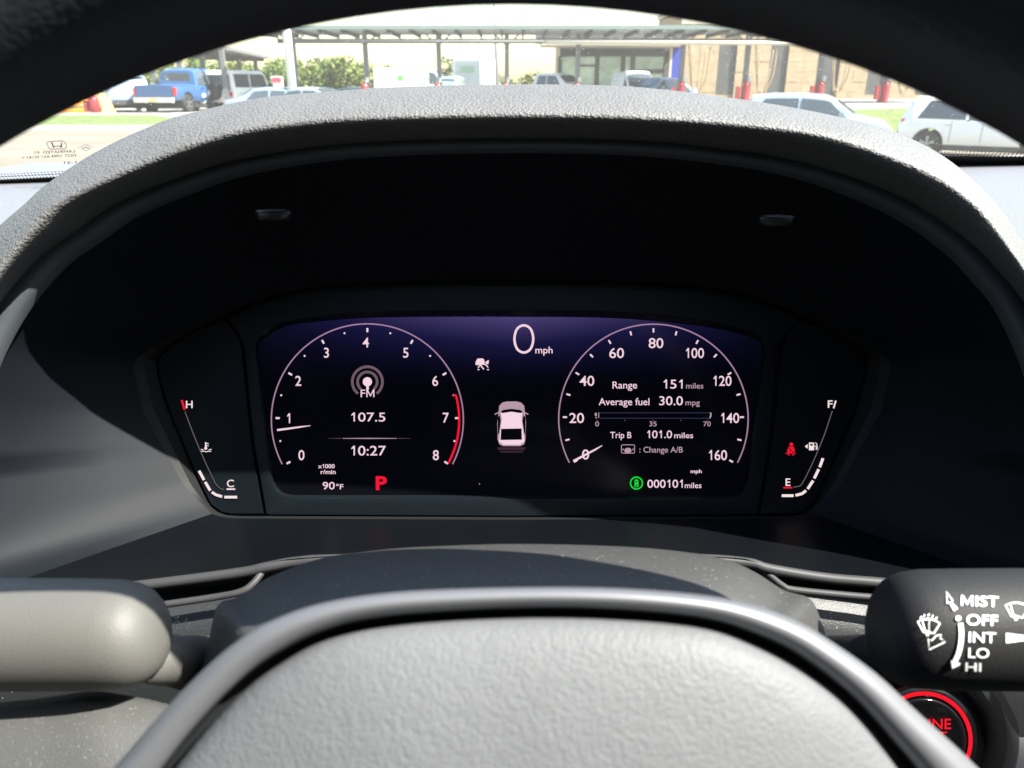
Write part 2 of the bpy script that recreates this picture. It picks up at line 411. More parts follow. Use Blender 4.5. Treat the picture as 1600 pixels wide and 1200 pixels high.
for yy, py in ((YC + .1, 50), (YC + 4.2, 58)):
    V, F = box_vf(Wx(400, YC), Wx(1560, YC), yy, yy + .12, Wz(py, YC) - .05, Wz(45, YC) - .17); part('beam', V, F, M_steel, can, smooth=False)
cols = [348, 460, 572, 686, 792, 903, 1066, 1167, 1283, 1385, 1490]
for px in cols:
    x = Wx(px, YC); z0 = gz(x, YC)
    V, F = box_vf(x - .10, x + .10, YC + .35, YC + .55, z0, Wz(52, YC)); part('column', V, F, M_steel, can, smooth=False)
    for s in (-1, 1):
        V, F = tube_vf([(x, YC + .43, Wz(70, YC)), (x + s*.55, YC + .43, Wz(53, YC))], .035, 6); part('brace', V, F, M_steel, can)
duct = empty('vacuum_duct', (Wx(800, YC - .5), YC - .5, gz(0, YC)), 'cream overhead vacuum pipe running along the canopy posts', 'pipe')
V, F = tube_vf([(Wx(468, YC), YC - .5, Wz(65.5, YC)), (Wx(850, YC), YC - .5, Wz(65.5, YC))], .045, 8); part('pipe', V, F, M_steel, duct)
V, F = tube_vf([(Wx(851, YC), YC - .5, Wz(67, YC)), (Wx(1560, YC), YC - .5, Wz(69.5, YC))], .085, 10); part('pipe', V, F, M_cream, duct)
for px in cols[2:]:
    V, F = tube_vf([(Wx(px, YC), YC - .5, Wz(68.5, YC)), (Wx(px, YC), YC + .33, Wz(66, YC))], .03, 6); part('bracket', V, F, M_steel, duct)
M_redm = mat('vacuum_red', (.34, .025, .03), .4)
M_hose = mat('hose_tan', (.30, .22, .13), .7)
wh = ['left of the white cargo van', 'at the rear of the white cargo van', 'right of the box van', 'in front of the office doors', 'at the foot of the blue sign', 'left of the silver crossover', 'behind the roof of the silver crossover', 'between the silver crossover and the white hatchback', 'behind the roof of the white hatchback']
for px, lb in zip(cols[2:], wh):
    x = Wx(px, YC) - .05; z0 = gz(x, YC)
    far = px < 1000
    v = empty('vacuum_station', (x, YC, z0), 'red vacuum station ' + lb, 'vacuum', 'red vacuum stations under the canopy')
    H = (Wz(127 if not far else 129, YC) - z0)
    m = MB(); m.add(*tube_vf([(0, 0, 0), (0, 0, .08), (0, 0, H*.86), (0, 0, H*.97), (0, 0, H)], [.21, .18, .18, .13, .04], 14)); m.build('tank', M_redm, v, world=False)
    m = MB(); m.box(-.42, -.26, -.1, .12, H*.15, H*.80); m.build('bin', M_redm, v, world=False, smooth=False)
    m = MB(); m.box(.05, .17, -.1, .1, H + .01, H + .22); m.build('nozzle_holder', M_steel2, v, world=False, smooth=False)
    if not far:
        top = Wz(69, YC) - z0
        pts = catmull([(.1, -.48, top), (.30, -.45, top*.5), (.42, -.40, H*.7), (.62, -.40, H*.45), (.85, -.40, H*.8), (1.0, -.45, top*.55), (1.05, -.48, top*.95)], 6)
        V, F = tube_vf([tuple(p) for p in pts], .035, 6); part('hose', V, F, M_hose, v, world=False)
        pts = catmull([(.25, -.55, top*.9), (.38, -.5, H*.9), (.66, -.45, H*.62), (.80, -.5, H*1.1), (.88, -.5, top*.9)], 6)
        V, F = tube_vf([tuple(p) for p in pts], .03, 6); part('hose', V, F, M_hose, v, world=False)

# white pole, light pole
wpole = empty('white_pole', (Wx(457, 31), 34, gz(-8, 34)), 'thick white round pole in front of the hedge, left part of view', 'pole')
V, F = tube_vf([(Wx(457, 34), 34, gz(-8, 34)), (Wx(456, 34), 34, 6.0)], .17, 16); part('shaft', V, F, mat('white_paint', (.62, .62, .60), .5), wpole)
V, F = tube_vf([(Wx(457, 34), 34, gz(-8, 34)), (Wx(457, 34), 34, gz(-8, 34) + .5)], .24, 16); part('base', V, F, M_steel2, wpole)
lp = empty('light_pole', (Wx(777, 48), 48, gz(0, 48)), 'thin tall pale light pole rising above the canopy roof', 'pole')
V, F = tube_vf([(Wx(778, 48), 48, gz(0, 48)), (Wx(772, 48), 48, 9.5)], [.14, .07], 10); part('shaft', V, F, M_steel2, lp)
V, F = box_vf(Wx(772, 48) - .5, Wx(772, 48) + .5, 47.8, 48.2, 9.5, 9.65); part('lamp_head', V, F, M_steel, lp, smooth=False)

# left shelter
sh = empty('small_shelter', (Wx(360, 50), 50, gz(-16, 50)), 'small flat roofed shelter with four dark posts before the hedge', 'shelter')
ra, rb = Wp(300, 74, 41), Wp(422, 92, 58)
V = [ra + Vector((-1.5, 0, 0)), ra + Vector((1.2, 0, .0)), rb, rb + Vector((-4.0, 0, 0))]; V += [p + Vector((0, 0, .18)) for p in V]
part('roof', V, [(0,3,2,1),(4,5,6,7),(0,1,5,4),(1,2,6,5),(2,3,7,6),(3,0,4,7)], M_steel, sh, smooth=False)
for k in range(6):
    a = ra.lerp(rb, (k+.5)/6); V, F = box_vf(a.x - 3.2, a.x - .1, a.y - .05, a.y + .05, a.z - .2, a.z - .01); part('joist', V, F, M_steel, sh, smooth=False)
for px, y in ((285, 41), (321, 42.5), (349, 46), (378, 51), (403, 56), (243, 44)):
    x = Wx(px, y); V, F = box_vf(x - .11, x + .11, y, y + .2, gz(x, y), Wz(78 + (y - 41), y) + .1); part('post', V, F, M_steel, sh, smooth=False)

# ---- vehicles
def window_mat(): return mat('tinted_glass', (.05, .065, .075), .10, spec=.8)
M_tyre = mat('tyre_rubber', (.02, .02, .02), .8); M_rimw = mat('alloy', (.35, .35, .36), .35, metal=.8)
M_dark = mat('dark_trim', (.025, .025, .027), .6); M_tail = mat('tail_red', (.55, .015, .01), .25); M_lamp = mat('headlamp', (.7, .72, .74), .1)
M_chr = mat('chrome', (.7, .7, .7), .12, metal=1); M_plate = mat('plate', (.55, .45, .12), .5)
def wheel(parent, x, y, r, side):
    wv, wf = [], []
    prof = [(.60*r, .0), (.62*r, .10), (.93*r, .115), (r, .08), (r, -.08), (.93*r, -.10), (.6*r, -.1)]
    n = 26; rows = []
    for (q, o_) in prof: rows.append([(x + q*math.cos(2*PI*k/n), y + side*o_, r + q*math.sin(2*PI*k/n)) for k in range(n)])
    V, F = loft(rows, closed=True); t = part('tyre', V, F, M_tyre, parent, world=False, auto=40)
    m = MB()
    for k in range(5):
        for dq in (-.13, .13):
            q = 2*PI*k/5 + dq + .3; a = .09*r
            c = Vector((math.cos(q), 0, math.sin(q))); n_ = Vector((-math.sin(q), 0, math.cos(q)))
            b = Vector((x, y + side*.085, r)); e = Vector((0, side*.03, 0))
            p = [b + n_*a*.5 + c*.08*r, b - n_*a*.5 + c*.08*r, b - n_*a*.6 + c*.60*r, b + n_*a*.6 + c*.60*r]
            m.add(p + [z + e for z in p], [(0,1,2,3),(4,7,6,5),(0,4,5,1),(1,5,6,2),(2,6,7,3),(3,7,4,0)])
    m.add(*tube_vf([(x, y + side*.07, r), (x, y + side*.125, r)], .12*r, 12))
    m.build('rim', M_rimw, t, world=False, smooth=False)
    V, F = tube_vf([(x, y - side*.02, r), (x, y + side*.03, r)], .6*r, 20); part('brake_disc', V, F, M_dark, t, world=False, smooth=False)
def vehicle(name, loc, heading, paint, label, cat, st, axles, wr, hw, group=None, glass=(), rear=True, sill=.28, extras=None, lamps=True):
    """st: stations (x, z_bottom, z_belt, z_top, width_factor, roof_width_factor) from rear to front; x along the vehicle"""
    v = empty(name, loc, label, cat, group, rz=math.atan2(heading[1], heading[0]))
    rows = []
    s = np.array(st, float); xs = []
    for i in range(len(s)-1): xs += [s[i, 0] + (s[i+1, 0]-s[i, 0])*k/3 for k in range(3)]
    xs.append(s[-1, 0])
    def at(x): return [float(np.interp(x, s[:, 0], s[:, j])) for j in range(1, 6)]
    def arch(x, z):
        for a in axles:
            d = abs(x - a)
            if d < wr + .07: z = max(z, math.sqrt(max(0, (wr + .07)**2 - d*d)) + wr*.98)
        return z
    for a in axles:
        for k in range(-6, 7): xs.append(a + (wr + .07) * math.sin(k*PI/12))
    xs = sorted(set(round(x, 4) for x in xs if s[0, 0] <= x <= s[-1, 0]))
    for x in xs:
        zb, zl, zt_, wf, rf = at(x); W = hw*wf; R = hw*rf
        za = min(arch(x, zb), zl - .12)
        half = [(W*.90, max(zb, za) ), (W*.985, max(zb + .10, za + .012)), (W, max(zb + (zl-zb)*.45, za + .03)), (W*.985, zl - (zl-zb)*.12 if zl - (zl-zb)*.12 > za+.05 else za + .06), (W*.95, max(zl, za + .08)), (R + (W*.95-R)*.12, zl + (zt_-zl)*.86), (R*.90, zt_ - .01), (R*.5, zt_ + .015), (0, zt_ + .02)]
        row = [(x, a, b) for a, b in half] + [(x, -a, b) for a, b in half[-2::-1]]
        rows.append(row)
    V, F = loft(rows, flip=True); n = len(rows[0])
    F.append(tuple(range(n))); F.append(tuple(range((len(rows)-1)*n + n - 1, (len(rows)-1)*n - 1, -1)))
    part('body', V, F, paint, v, world=False, auto=38)
    def side_pt(x, f, sgn, out=.012):
        zb, zl, zt_, wf, rf = at(x); W = hw*wf*.95; R = hw*rf; R = R + (W-R)*.12
        return Vector((x, sgn*(W + (R-W)*f + out), zl + (zt_-zl)*.86*f))
    gm = window_mat()
    for quad in glass:    # side glass, x0..x1 with top trimmed x0t..x1t
        x0, x1, x0t, x1t = quad
        for sg_ in (-1, 1):
            V = []
            for k in range(7):
                f = k/6; V.append(side_pt(x0 + (x1-x0)*f, .06, sg_))
            for k in range(7):
                f = k/6; V.append(side_pt(x0t + (x1t-x0t)*f, .93, sg_))
            F = [(k, k+1, 8+k, 7+k) for k in range(6)]
            part('side_window', V, F if sg_ < 0 else [f[::-1] for f in F], gm, v, world=False)
    for a in axles:
        for sg_ in (-1, 1):
            wheel(v, a, sg_*(hw*.98 - .11), wr, sg_)
    V, F = box_vf(axles[0] - wr*.6, axles[1] + wr*.6, -hw*.8, hw*.8, .16, wr*1.5); part('underbody', V, F, M_dark, v, world=False, smooth=False)
    for sg_ in (-1, 1):
        V, F = box_vf(axles[0] + wr + .08, axles[1] - wr - .08, sg_*hw*.93 - .03, sg_*hw*.93 + .045, .20, .20 + .13); part('sill', V, F, M_dark, v, world=False, smooth=False)
    for xd in ((axles[0] + .55, (axles[0] + axles[1]) / 2 - .02, axles[1] - .42) if hw > .72 else ()):
        zb, zl, zt_, wf, rf = at(xd); W = hw*wf
        for sg_ in (-1, 1):
            V, F = tube_vf([(xd, sg_*W*.986, zb + .12), (xd, sg_*W*1.0, zb + (zl-zb)*.45), (xd, sg_*W*.987, zl - (zl-zb)*.12), (xd, sg_*W*.952, zl)], .007, 4); part('door_seam', V, F, M_dark, v, world=False)
    def surf_strip(xa, xb, wfrac, out, nm, mt):
        V = []; N = 8
        for k in range(2):
            x = xa if k == 0 else xb
            zb, zl, zt_, wf, rf = at(x)
            for j in range(N+1):
                y = -1 + 2*j/N; V.append(Vector((x, y*hw*rf*wfrac, zt_ + .02 - .035*y*y)) + out)
        F = [(j, j+1, N+2+j, N+1+j) for j in range(N)]
        return part(nm, V, F, mt, v, world=False)
    if extras: extras(v, at, surf_strip, side_pt)
    return v
def lamps_basic(v, x0, x1, hw, zf, zr):
    for s in (-1, 1):
        V, F = box_vf(x0 - .03, x0 + .16, s*hw*.74 - .17, s*hw*.74 + .17, zr, zr + .20); part('tail_lamp', V, F, M_tail, v, world=False, smooth=False)
        V, F = box_vf(x1 - .22, x1 + .02, s*hw*.70 - .2, s*hw*.70 + .2, zf, zf + .14); part('headlamp', V, F, M_lamp, v, world=False, smooth=False)
def handles(v, hw, xs, z):
    for s in (-1, 1):
        for x in xs:
            V, F = box_vf(x, x + .18, s*hw*1.0 - .015, s*hw*1.0 + .03, z, z + .035); part('door_handle', V, F, M_chr, v, world=False, smooth=False)
def mirrors(v, hw, x, z, mt):
    for s in (-1, 1):
        V, F = box_vf(x - .08, x + .07, s*(hw + .10) - .11, s*(hw + .10) + .09, z, z + .15); part('mirror', V, F, mt, v, world=False, smooth=False)
P_white = mat('paint_white', (.74, .73, .70), .3, coat=.6); P_silver = mat('paint_silver_blue', (.30, .36, .44), .3, coat=.6, metal=.3)
P_blue = mat('paint_blue', (.03, .085, .20), .35, coat=.5); P_dblue = mat('paint_grey_blue', (.20, .28, .38), .35, coat=.5)
P_teal = mat('paint_teal_grey', (.22, .30, .32), .35, coat=.5)
SUV = [(-2.2, .42, .80, .84, .86, .78), (-2.15, .36, .92, 1.02, .94, .80), (-2.02, .30, .98, 1.34, .97, .78), (-1.82, .28, .99, 1.60, 1.0, .76), (-1.2, .27, .98, 1.655, 1, .77), (-.4, .26, .96, 1.665, 1, .78), (.25, .26, .94, 1.61, 1, .77), (.55, .26, .93, 1.50, 1, .76), (1.15, .27, .93, 1.07, .99, .82), (1.5, .30, .92, 1.00, .97, .84), (1.95, .34, .84, .90, .92, .82), (2.15, .38, .70, .74, .82, .74), (2.25, .42, .58, .6, .72, .66)]
def suv_x(paint, rearglass=True):
    def f(v, at, strip, sp):
        strip(.60, 1.12, .93, Vector((.02, 0, .03)), 'windscreen', window_mat())
        strip(-2.0, -1.68, .9, Vector((-.03, 0, .03)), 'rear_window', window_mat())
        lamps_basic(v, -2.10, 2.12, .9, .62, .80)
        handles(v, .91, (-.95, .15), .86); mirrors(v, .9, .75, .98, paint)
        V, F = box_vf(2.12, 2.27, -.5, .5, .36, .55); part('grille', V, F, M_dark, v, world=False, smooth=False)
        V, F = box_vf(-2.24, -2.1, -.75, .75, .32, .52); part('bumper', V, F, M_dark, v, world=False, smooth=False)
        for s in (-1, 1):
            V, F = box_vf(-.45, -.37, s*.885 - .012, s*.885 + .004, .97, 1.0); part('pillar_trim', V, F, M_dark, v, world=False, smooth=False)
    return f
GL_SUV = [(-1.72, -.48, -1.45, -.48), (-.40, .92, -.40, .42)]
def gloc(px, y, dx=0): x = Wx(px, y) + dx; return (x, y, gz(x, y) + .005)
vehicle('white_hatchback', gloc(1556, 23.0), (.80, -.60), P_white, 'white compact crossover with silver wheels, parked at far right', 'car', SUV, (-1.35, 1.35), .345, .91, glass=GL_SUV, extras=suv_x(P_white))
vehicle('silver_crossover', gloc(1278, 25.0), (.93, -.36), P_silver, 'silver blue crossover partly hidden by the dashboard hood, right side', 'car', SUV, (-1.35, 1.35), .345, .91, glass=GL_SUV, extras=suv_x(P_silver))
vehicle('silver_car', gloc(190, 37.5), (-.55, .83), P_dblue, 'grey blue crossover at far left beside the blue pickup', 'car', SUV, (-1.35, 1.35), .36, .93, glass=GL_SUV, extras=suv_x(P_dblue))
PK = [(-2.8, .55, 1.05, 1.10, .96, .94), (-2.75, .5, 1.05, 1.12, .98, .94), (-1.0, .45, 1.05, 1.12, 1, .94), (-.95, .42, 1.08, 1.16, 1, .92), (-.85, .4, 1.08, 1.72, 1, .80), (-.5, .4, 1.08, 1.82, 1, .79), (.5, .4, 1.07, 1.82, 1, .79), (.8, .4, 1.06, 1.72, 1, .79), (1.35, .42, 1.06, 1.22, 1, .86), (1.7, .45, 1.05, 1.16, .98, .88), (2.5, .5, .98, 1.06, .95, .86), (2.7, .55, .85, .9, .88, .8)]
def pk_x(v, at, strip, sp):
    strip(.86, 1.30, .93, Vector((.02, 0, .03)), 'windscreen', window_mat())
    V, F = box_vf(-2.845, -2.80, -.82, .82, .66, 1.08); part('tailgate', V, F, P_blue, v, world=False, smooth=False)
    V, F = box_vf(-2.98, -2.82, -.90, .90, .42, .62); part('bumper', V, F, mat('cream_bumper', (.55, .52, .45), .4), v, world=False, smooth=False)
    V, F = box_vf(-3.0, -2.983, -.15, .15, .46, .58); part('plate', V, F, M_plate, v, world=False, smooth=False)
    V, F = box_vf(-.93, -.86, -.62, .62, 1.22, 1.62); part('rear_window', V, F, window_mat(), v, world=False, smooth=False)
    for s in (-1, 1):
        V, F = box_vf(-2.84, -2.70, s*.92 - .06, s*.92 + .03, .72, 1.02); part('tail_lamp', V, F, M_tail, v, world=False, smooth=False)
        V, F = box_vf(2.55, 2.72, s*.66 - .18, s*.66 + .18, .7, .85); part('headlamp', V, F, M_lamp, v, world=False, smooth=False)
    handles(v, .97, (-.7, .2), .98); mirrors(v, .97, .95, 1.08, P_blue)
vehicle('blue_pickup', gloc(296, 38.0), (.16, .98), P_blue, 'blue pickup truck with cream rear bumper seen from behind, left', 'truck', PK, (-1.75, 1.75), .38, .97, glass=[(-.75, -.05, -.6, -.05), (.02, 1.05, .02, .65)], extras=pk_x)
JP = [(-2.1, .5, 1.1, 1.75, .97, .88), (-2.05, .45, 1.1, 1.86, 1, .88), (.3, .42, 1.1, 1.88, 1, .88), (.6, .42, 1.1, 1.75, 1, .87), (.85, .42, 1.1, 1.22, 1, .85), (1.9, .5, 1.05, 1.14, .95, .8), (2.1, .55, .8, .85, .85, .7)]
def jp_x(v, at, strip, sp):
    V, F = box_vf(-2.125, -2.103, -.72, .72, 1.02, 1.68); part('rear_window', V, F, window_mat(), v, world=False, smooth=False)
    V, F = tube_vf([(-2.13, .1, .95), (-2.33, .1, .95)], .36, 20); part('spare_wheel', V, F, M_tyre, v, world=False)
    strip(.62, .84, .93, Vector((.03, 0, .02)), 'windscreen', window_mat())
    lamps_basic(v, -2.1, 2.1, .85, .75, .75); mirrors(v, .88, .7, 1.15, M_dark)
vehicle('white_offroader', gloc(383, 40.0), (.30, .95), P_white, 'boxy white off road wagon with dark rear window and spare wheel', 'car', JP, (-1.3, 1.3), .40, .90, glass=[(-1.9, -.8, -1.9, -.8), (-.7, .62, -.7, .45)], extras=jp_x)
vehicle('white_saloon', gloc(338, 39.5), (-.3, -.95), P_white, 'white crossover squeezed between the blue pickup and the boxy wagon', 'car', SUV, (-1.35, 1.35), .34, .80, glass=GL_SUV, extras=suv_x(P_white))
SD = [(-2.3, .4, .78, .8, .85, .75), (-2.2, .32, .9, .95, .95, .8), (-1.7, .28, .95, 1.02, 1, .78), (-1.05, .26, .94, 1.38, 1, .72), (-.5, .26, .92, 1.45, 1, .72), (.3, .26, .9, 1.43, 1, .72), (1.2, .27, .88, .98, .99, .8), (1.9, .3, .8, .86, .93, .8), (2.25, .36, .62, .65, .8, .7)]
def sd_x(paint):
    def f(v, at, strip, sp):
        strip(.38, 1.12, .93, Vector((.02, 0, .03)), 'windscreen', window_mat()); strip(-1.6, -1.12, .9, Vector((-.02, 0, .03)), 'rear_window', window_mat())
        lamps_basic(v, -2.2, 2.15, .88, .60, .72); handles(v, .9, (-.8, .15), .8); mirrors(v, .88, .65, .92, paint)
    return f
GL_SD = [(-1.25, -.32, -.95, -.32), (-.25, .85, -.25, .32)]
vehicle('pale_blue_sedan', gloc(440, 34.6), (1, -.05), P_dblue, 'low pale blue sedan just left of the white pole', 'car', SD, (-1.4, 1.4), .33, .9, glass=GL_SD, extras=sd_x(P_dblue), group='cars showing only their roofs above the dashboard hood')
vehicle('grey_sedan', gloc(495, 34.2), (.95, -.3), P_silver, 'silver sedan roof showing right of the white pole', 'car', SD, (-1.4, 1.4), .33, .9, glass=GL_SD, extras=sd_x(P_silver), group='cars showing only their roofs above the dashboard hood')
vehicle('teal_sedan', gloc(566, 38.4), (.9, -.42), P_teal, 'teal grey sedan at the left end of the cargo van', 'car', SD, (-1.4, 1.4), .33, .9, glass=GL_SD, extras=sd_x(P_teal), group='cars showing only their roofs above the dashboard hood')
VN = [(-2.75, .5, 1.25, 2.1, .95, .86), (-2.7, .42, 1.25, 2.25, 1, .88), (1.0, .4, 1.2, 2.28, 1, .88), (1.5, .4, 1.15, 2.15, 1, .86), (2.15, .42, 1.1, 1.35, .99, .84), (2.7, .5, .95, 1.05, .92, .8), (2.85, .55, .7, .75, .85, .7)]
M_grn = mat('green_logo', (.12, .45, .08), .6); M_gryl = mat('grey_letter', (.25, .32, .30), .6)
def vn_x(v, at, strip, sp):
    strip(1.55, 2.12, .95, Vector((.03, 0, .03)), 'windscreen', window_mat())
    for s in (-1, 1):
        V = [sp(x, f, s, .02) for x, f in ((-1.05, .25), (-.65, .25), (-.65, .62), (-1.05, .62))]
        part('green_emblem', V, [(0, 1, 2, 3)], M_grn, v, world=False)
        m = MB()
        for k in range(7):
            x = -.45 + .25*k; V = [sp(a, f, s, .02) for a, f in ((x, .28), (x + .15, .28), (x + .15, .58), (x, .58))]; m.add(V, [(0, 1, 2, 3)])
        m.build('lettering', M_gryl, v, world=False)
    lamps_basic(v, -2.72, 2.68, .95, .72, .9); mirrors(v, 1.0, 1.8, 1.25, M_dark)
vehicle('cargo_van', gloc(650, 58), (.985, -.1), P_white, 'white cargo van with green emblem and grey lettering on its side', 'van', VN, (-1.7, 1.75), .36, 1.0, glass=[(1.15, 1.95, 1.15, 1.6)], extras=vn_x)
VB = [(-1.6, .5, 1.4, 2.75, 1, .98), (-1.55, .45, 1.4, 2.85, 1, .98), (1.2, .45, 1.4, 2.85, 1, .98), (1.25, .45, 1.2, 2.1, .95, .8), (1.8, .45, 1.15, 1.95, .95, .8), (2.2, .45, 1.1, 1.3, .93, .8), (2.6, .5, .9, 1.0, .88, .8)]
def vb_x(v, at, strip, sp):
    V, F = box_vf(-1.63, -1.603, -.9, .9, .75, 2.7); part('rear_shutter', V, F, mat('pale_shutter', (.50, .53, .50), .5), v, world=False, smooth=False)
    for k in range(6):
        V, F = box_vf(-1.65, -1.632, -.88, .88, .8 + .31*k, 1.06 + .31*k); part('shutter_slat', V, F, mat('pale_shutter', (.62, .63, .60), .5), v, world=False, smooth=False)
    V, F = box_vf(-1.66, -1.652, -.5, .5, 1.9, 2.3); part('emblem', V, F, mat('pale_green', (.30, .42, .30), .6), v, world=False, smooth=False)
    lamps_basic(v, -1.6, 2.6, 1.0, .72, .6)
vehicle('box_truck', gloc(745, 57), (.32, .95), P_white, 'white box truck with pale shutter seen from behind beside the light pole', 'truck', VB, (-1.0, 1.6), .38, 1.12, extras=vb_x)
vehicle('dark_glass_car', gloc(709, 52), (.15, 1), P_teal, 'pale car with red tail lamps between the cargo van and box truck', 'car', SUV, (-1.35, 1.35), .34, .78, glass=GL_SUV, extras=suv_x(P_teal))
vehicle('pale_pickup', gloc(866, 50), (.8, -.6), P_white, 'white pickup with bluish side windows left of the office doors', 'truck', PK, (-1.75, 1.75), .36, .95, glass=[(-.75, -.05, -.6, -.05), (.02, 1.05, .02, .65)], extras=lambda v, at, st, sp: st(.86, 1.3, .93, Vector((.02, 0, .03)), 'windscreen', window_mat()))
vehicle('small_white_van', gloc(988, 43.5), (0.1, -1), P_white, 'small white van in front of the office glass doors', 'van', [(a*.8, b*.8, c*.78, d*.78, e_, f_) for a, b, c, d, e_, f_ in VN], (-1.36, 1.4), .30, .74, glass=[(.92, 1.56, .92, 1.28)], extras=lambda v, at, st, sp: (st(1.24, 1.70, .95, Vector((.03, 0, .03)), 'windscreen', window_mat()), lamps_basic(v, -2.18, 2.14, .74, .58, .7)))
vehicle('white_coupe', gloc(1026, 42.0), (-.8, -.6), P_dblue, 'low pale sedan left of the blue sign', 'car', SD, (-1.4, 1.4), .33, .9, glass=GL_SD, extras=sd_x(P_dblue))
# orange cone-like barrier, red vacuum, small sign at the left
ob = empty('orange_bin', (Wx(106, 34), 34, gz(-18, 34)), 'bright orange rounded container at far left by the wheel rim', 'container')
m = MB(); z = gz(-18, 34)
m.add(*loft([[(Wx(106, 34) + r*math.cos(q)*1.25, 34 + r*math.sin(q)*.6, z + h) for q in np.linspace(0, 2*PI, 17)[:-1]] for r, h in ((.55, 0), (.62, .1), (.60, .55), (.45, .72), (.1, .78))], closed=True))
m.build('shell', mat('safety_orange', (.75, .27, .01), .5), ob)
m = MB(); m.add(*loft([[(Wx(106, 34) + r*math.cos(q)*1.25, 34 + r*math.sin(q)*.6, z + h) for q in np.linspace(0, 2*PI, 17)[:-1]] for r, h in ((.61, .27), (.645, .29), (.645, .33), (.61, .35))], closed=True)); m.build('band', M_steel, ob)
rv = empty('red_vacuum', (Wx(143, 33.5), 33.5, gz(-17, 33.5)), 'red vacuum station between the orange container and the grey blue crossover', 'vacuum')
V, F = tube_vf([(0, 0, 0), (0, 0, .6), (0, 0, .72), (0, 0, .76)], [.2, .2, .13, .04], 12); part('tank', V, F, M_redm, rv, world=False)
V, F = box_vf(-.40, -.24, -.1, .1, .1, .55); part('bin', V, F, M_redm, rv, world=False, smooth=False)
V, F = tube_vf([(.0, 0, .74), (.15, 0, 1.0), (.3, 0, .6), (.25, 0, .1)], .035, 6); part('hose', V, F, M_hose, rv, world=False)
ts = empty('tan_tarp', (Wx(168, 36), 36, gz(-18, 36)), 'tan tapered heap beside the red vacuum station at left', 'tarp')
V, F = loft([[(Wx(168, 36) + r*math.cos(q), 35.2 + r*math.sin(q), gz(-18, 35) + h) for q in np.linspace(0, 2*PI, 13)[:-1]] for r, h in ((.55, 0), (.48, .3), (.3, .7), (.12, .85))], closed=True)
part('cover', V, F, mat('tan_canvas', (.42, .32, .10), .9), ts)
rs = empty('red_white_sign', (Wx(434, 52), 52, gz(-14, 52)), 'small white sign board with a red panel left of the white pole', 'sign')
V, F = box_vf(Wx(425, 52), Wx(443, 52), 52, 52.1, Wz(140, 52), Wz(119, 52)); part('board', V, F, P_white, rs, smooth=False)
V, F = box_vf(Wx(427, 52), Wx(441, 52), 51.96, 51.99, Wz(128, 52), Wz(121, 52)); part('red_panel', V, F, mat('sign_red', (.6, .05, .09), .6), rs, smooth=False)
V, F = box_vf(Wx(434, 52)-.06, Wx(434, 52)+.06, 52.12, 52.2, gz(-14, 52), Wz(122, 52)); part('post', V, F, M_steel, rs, smooth=False)

# ================================================================== CAR INTERIOR
# ---- cabin shell round the driver (mostly out of frame)
cx0, cx1 = -.52, 1.26
cab = empty('car_cabin', (.37, -.5, .25), 'dark lined cabin of the car around the driver, roof and doors', 'car cabin')
V, F = box_vf(cx0, cx1, -2.2, -.24, 1.25 + .42, 1.25 + .46); part('roof_lining', V, F, M_shell, cab, smooth=False)
for nm, xa in (('door', cx0 - .06), ('door', cx1 + .01)):
    V, F = box_vf(xa, xa + .05, -1.3, .75, .25, 1.25 - .12); part(nm, V, F, M_shell, cab, smooth=False)
V, F = box_vf(cx0 - .06, cx1 + .06, -2.2, .95, .20, .245); part('carpet', V, F, M_floor, cab, smooth=False)
V, F = box_vf(-.27, .27, -.70, -.22, .50, .62); part('seat_cushion', V, F, M_shell, cab, smooth=False)
V, F = box_vf(-.27, .27, -.62, -.50, .62, 1.28); part('seat_back', V, F, M_shell, cab, smooth=False)
V, F = box_vf(-.14, .14, -.60, -.50, 1.30, 1.50); part('headrest', V, F, M_shell, cab, smooth=False)
V, F = box_vf(.50, 1.02, -.62, -.50, .62, 1.28); part('seat_back', V, F, M_shell, cab, smooth=False)
for xa in (cx0 - .05, cx1 + .01):
    V, F = box_vf(xa, xa + .04, -1.1, -.45, 1.131, 1.669); part('widened_pillar', V, F, M_shell, cab, smooth=False)  # unseen pillar, widened to block fill light from the side windows
    V, F = box_vf(xa, xa + .04, -2.2, -1.12, 1.131, 1.669); part('quarter_panel', V, F, M_shell, cab, smooth=False)
mgl = bpy.data.materials.new('door_glass'); mgl.use_nodes = True; t = mgl.node_tree; t.nodes.remove(t.nodes['Principled BSDF'])
tr = t.nodes.new('ShaderNodeBsdfTransparent'); tr.inputs[0].default_value = (.42, .46, .46, 1)  # unseen side glass, tint set dark to cut ambient light
gl_ = t.nodes.new('ShaderNodeBsdfGlossy'); gl_.inputs['Roughness'].default_value = .02
mx_ = t.nodes.new('ShaderNodeMixShader'); mx_.inputs[0].default_value = .06
t.links.new(tr.outputs[0], mx_.inputs[1]); t.links.new(gl_.outputs[0], mx_.inputs[2]); t.links.new(mx_.outputs[0], t.nodes['Material Output'].inputs[0])
for xa in (cx0 - .035, cx1 + .03):
    V = [(xa, -.449, 1.131), (xa, .74, 1.131), (xa, .62, 1.22), (xa, -.20, 1.66), (xa, -.449, 1.669)]
    part('door_window', V, [(0, 1, 2, 3, 4)], mgl, cab, smooth=False)
V, F = box_vf(cx0, cx1, -2.26, -2.2, .3, 1.7); part('rear_bulkhead', V, F, M_shell, cab, smooth=False)

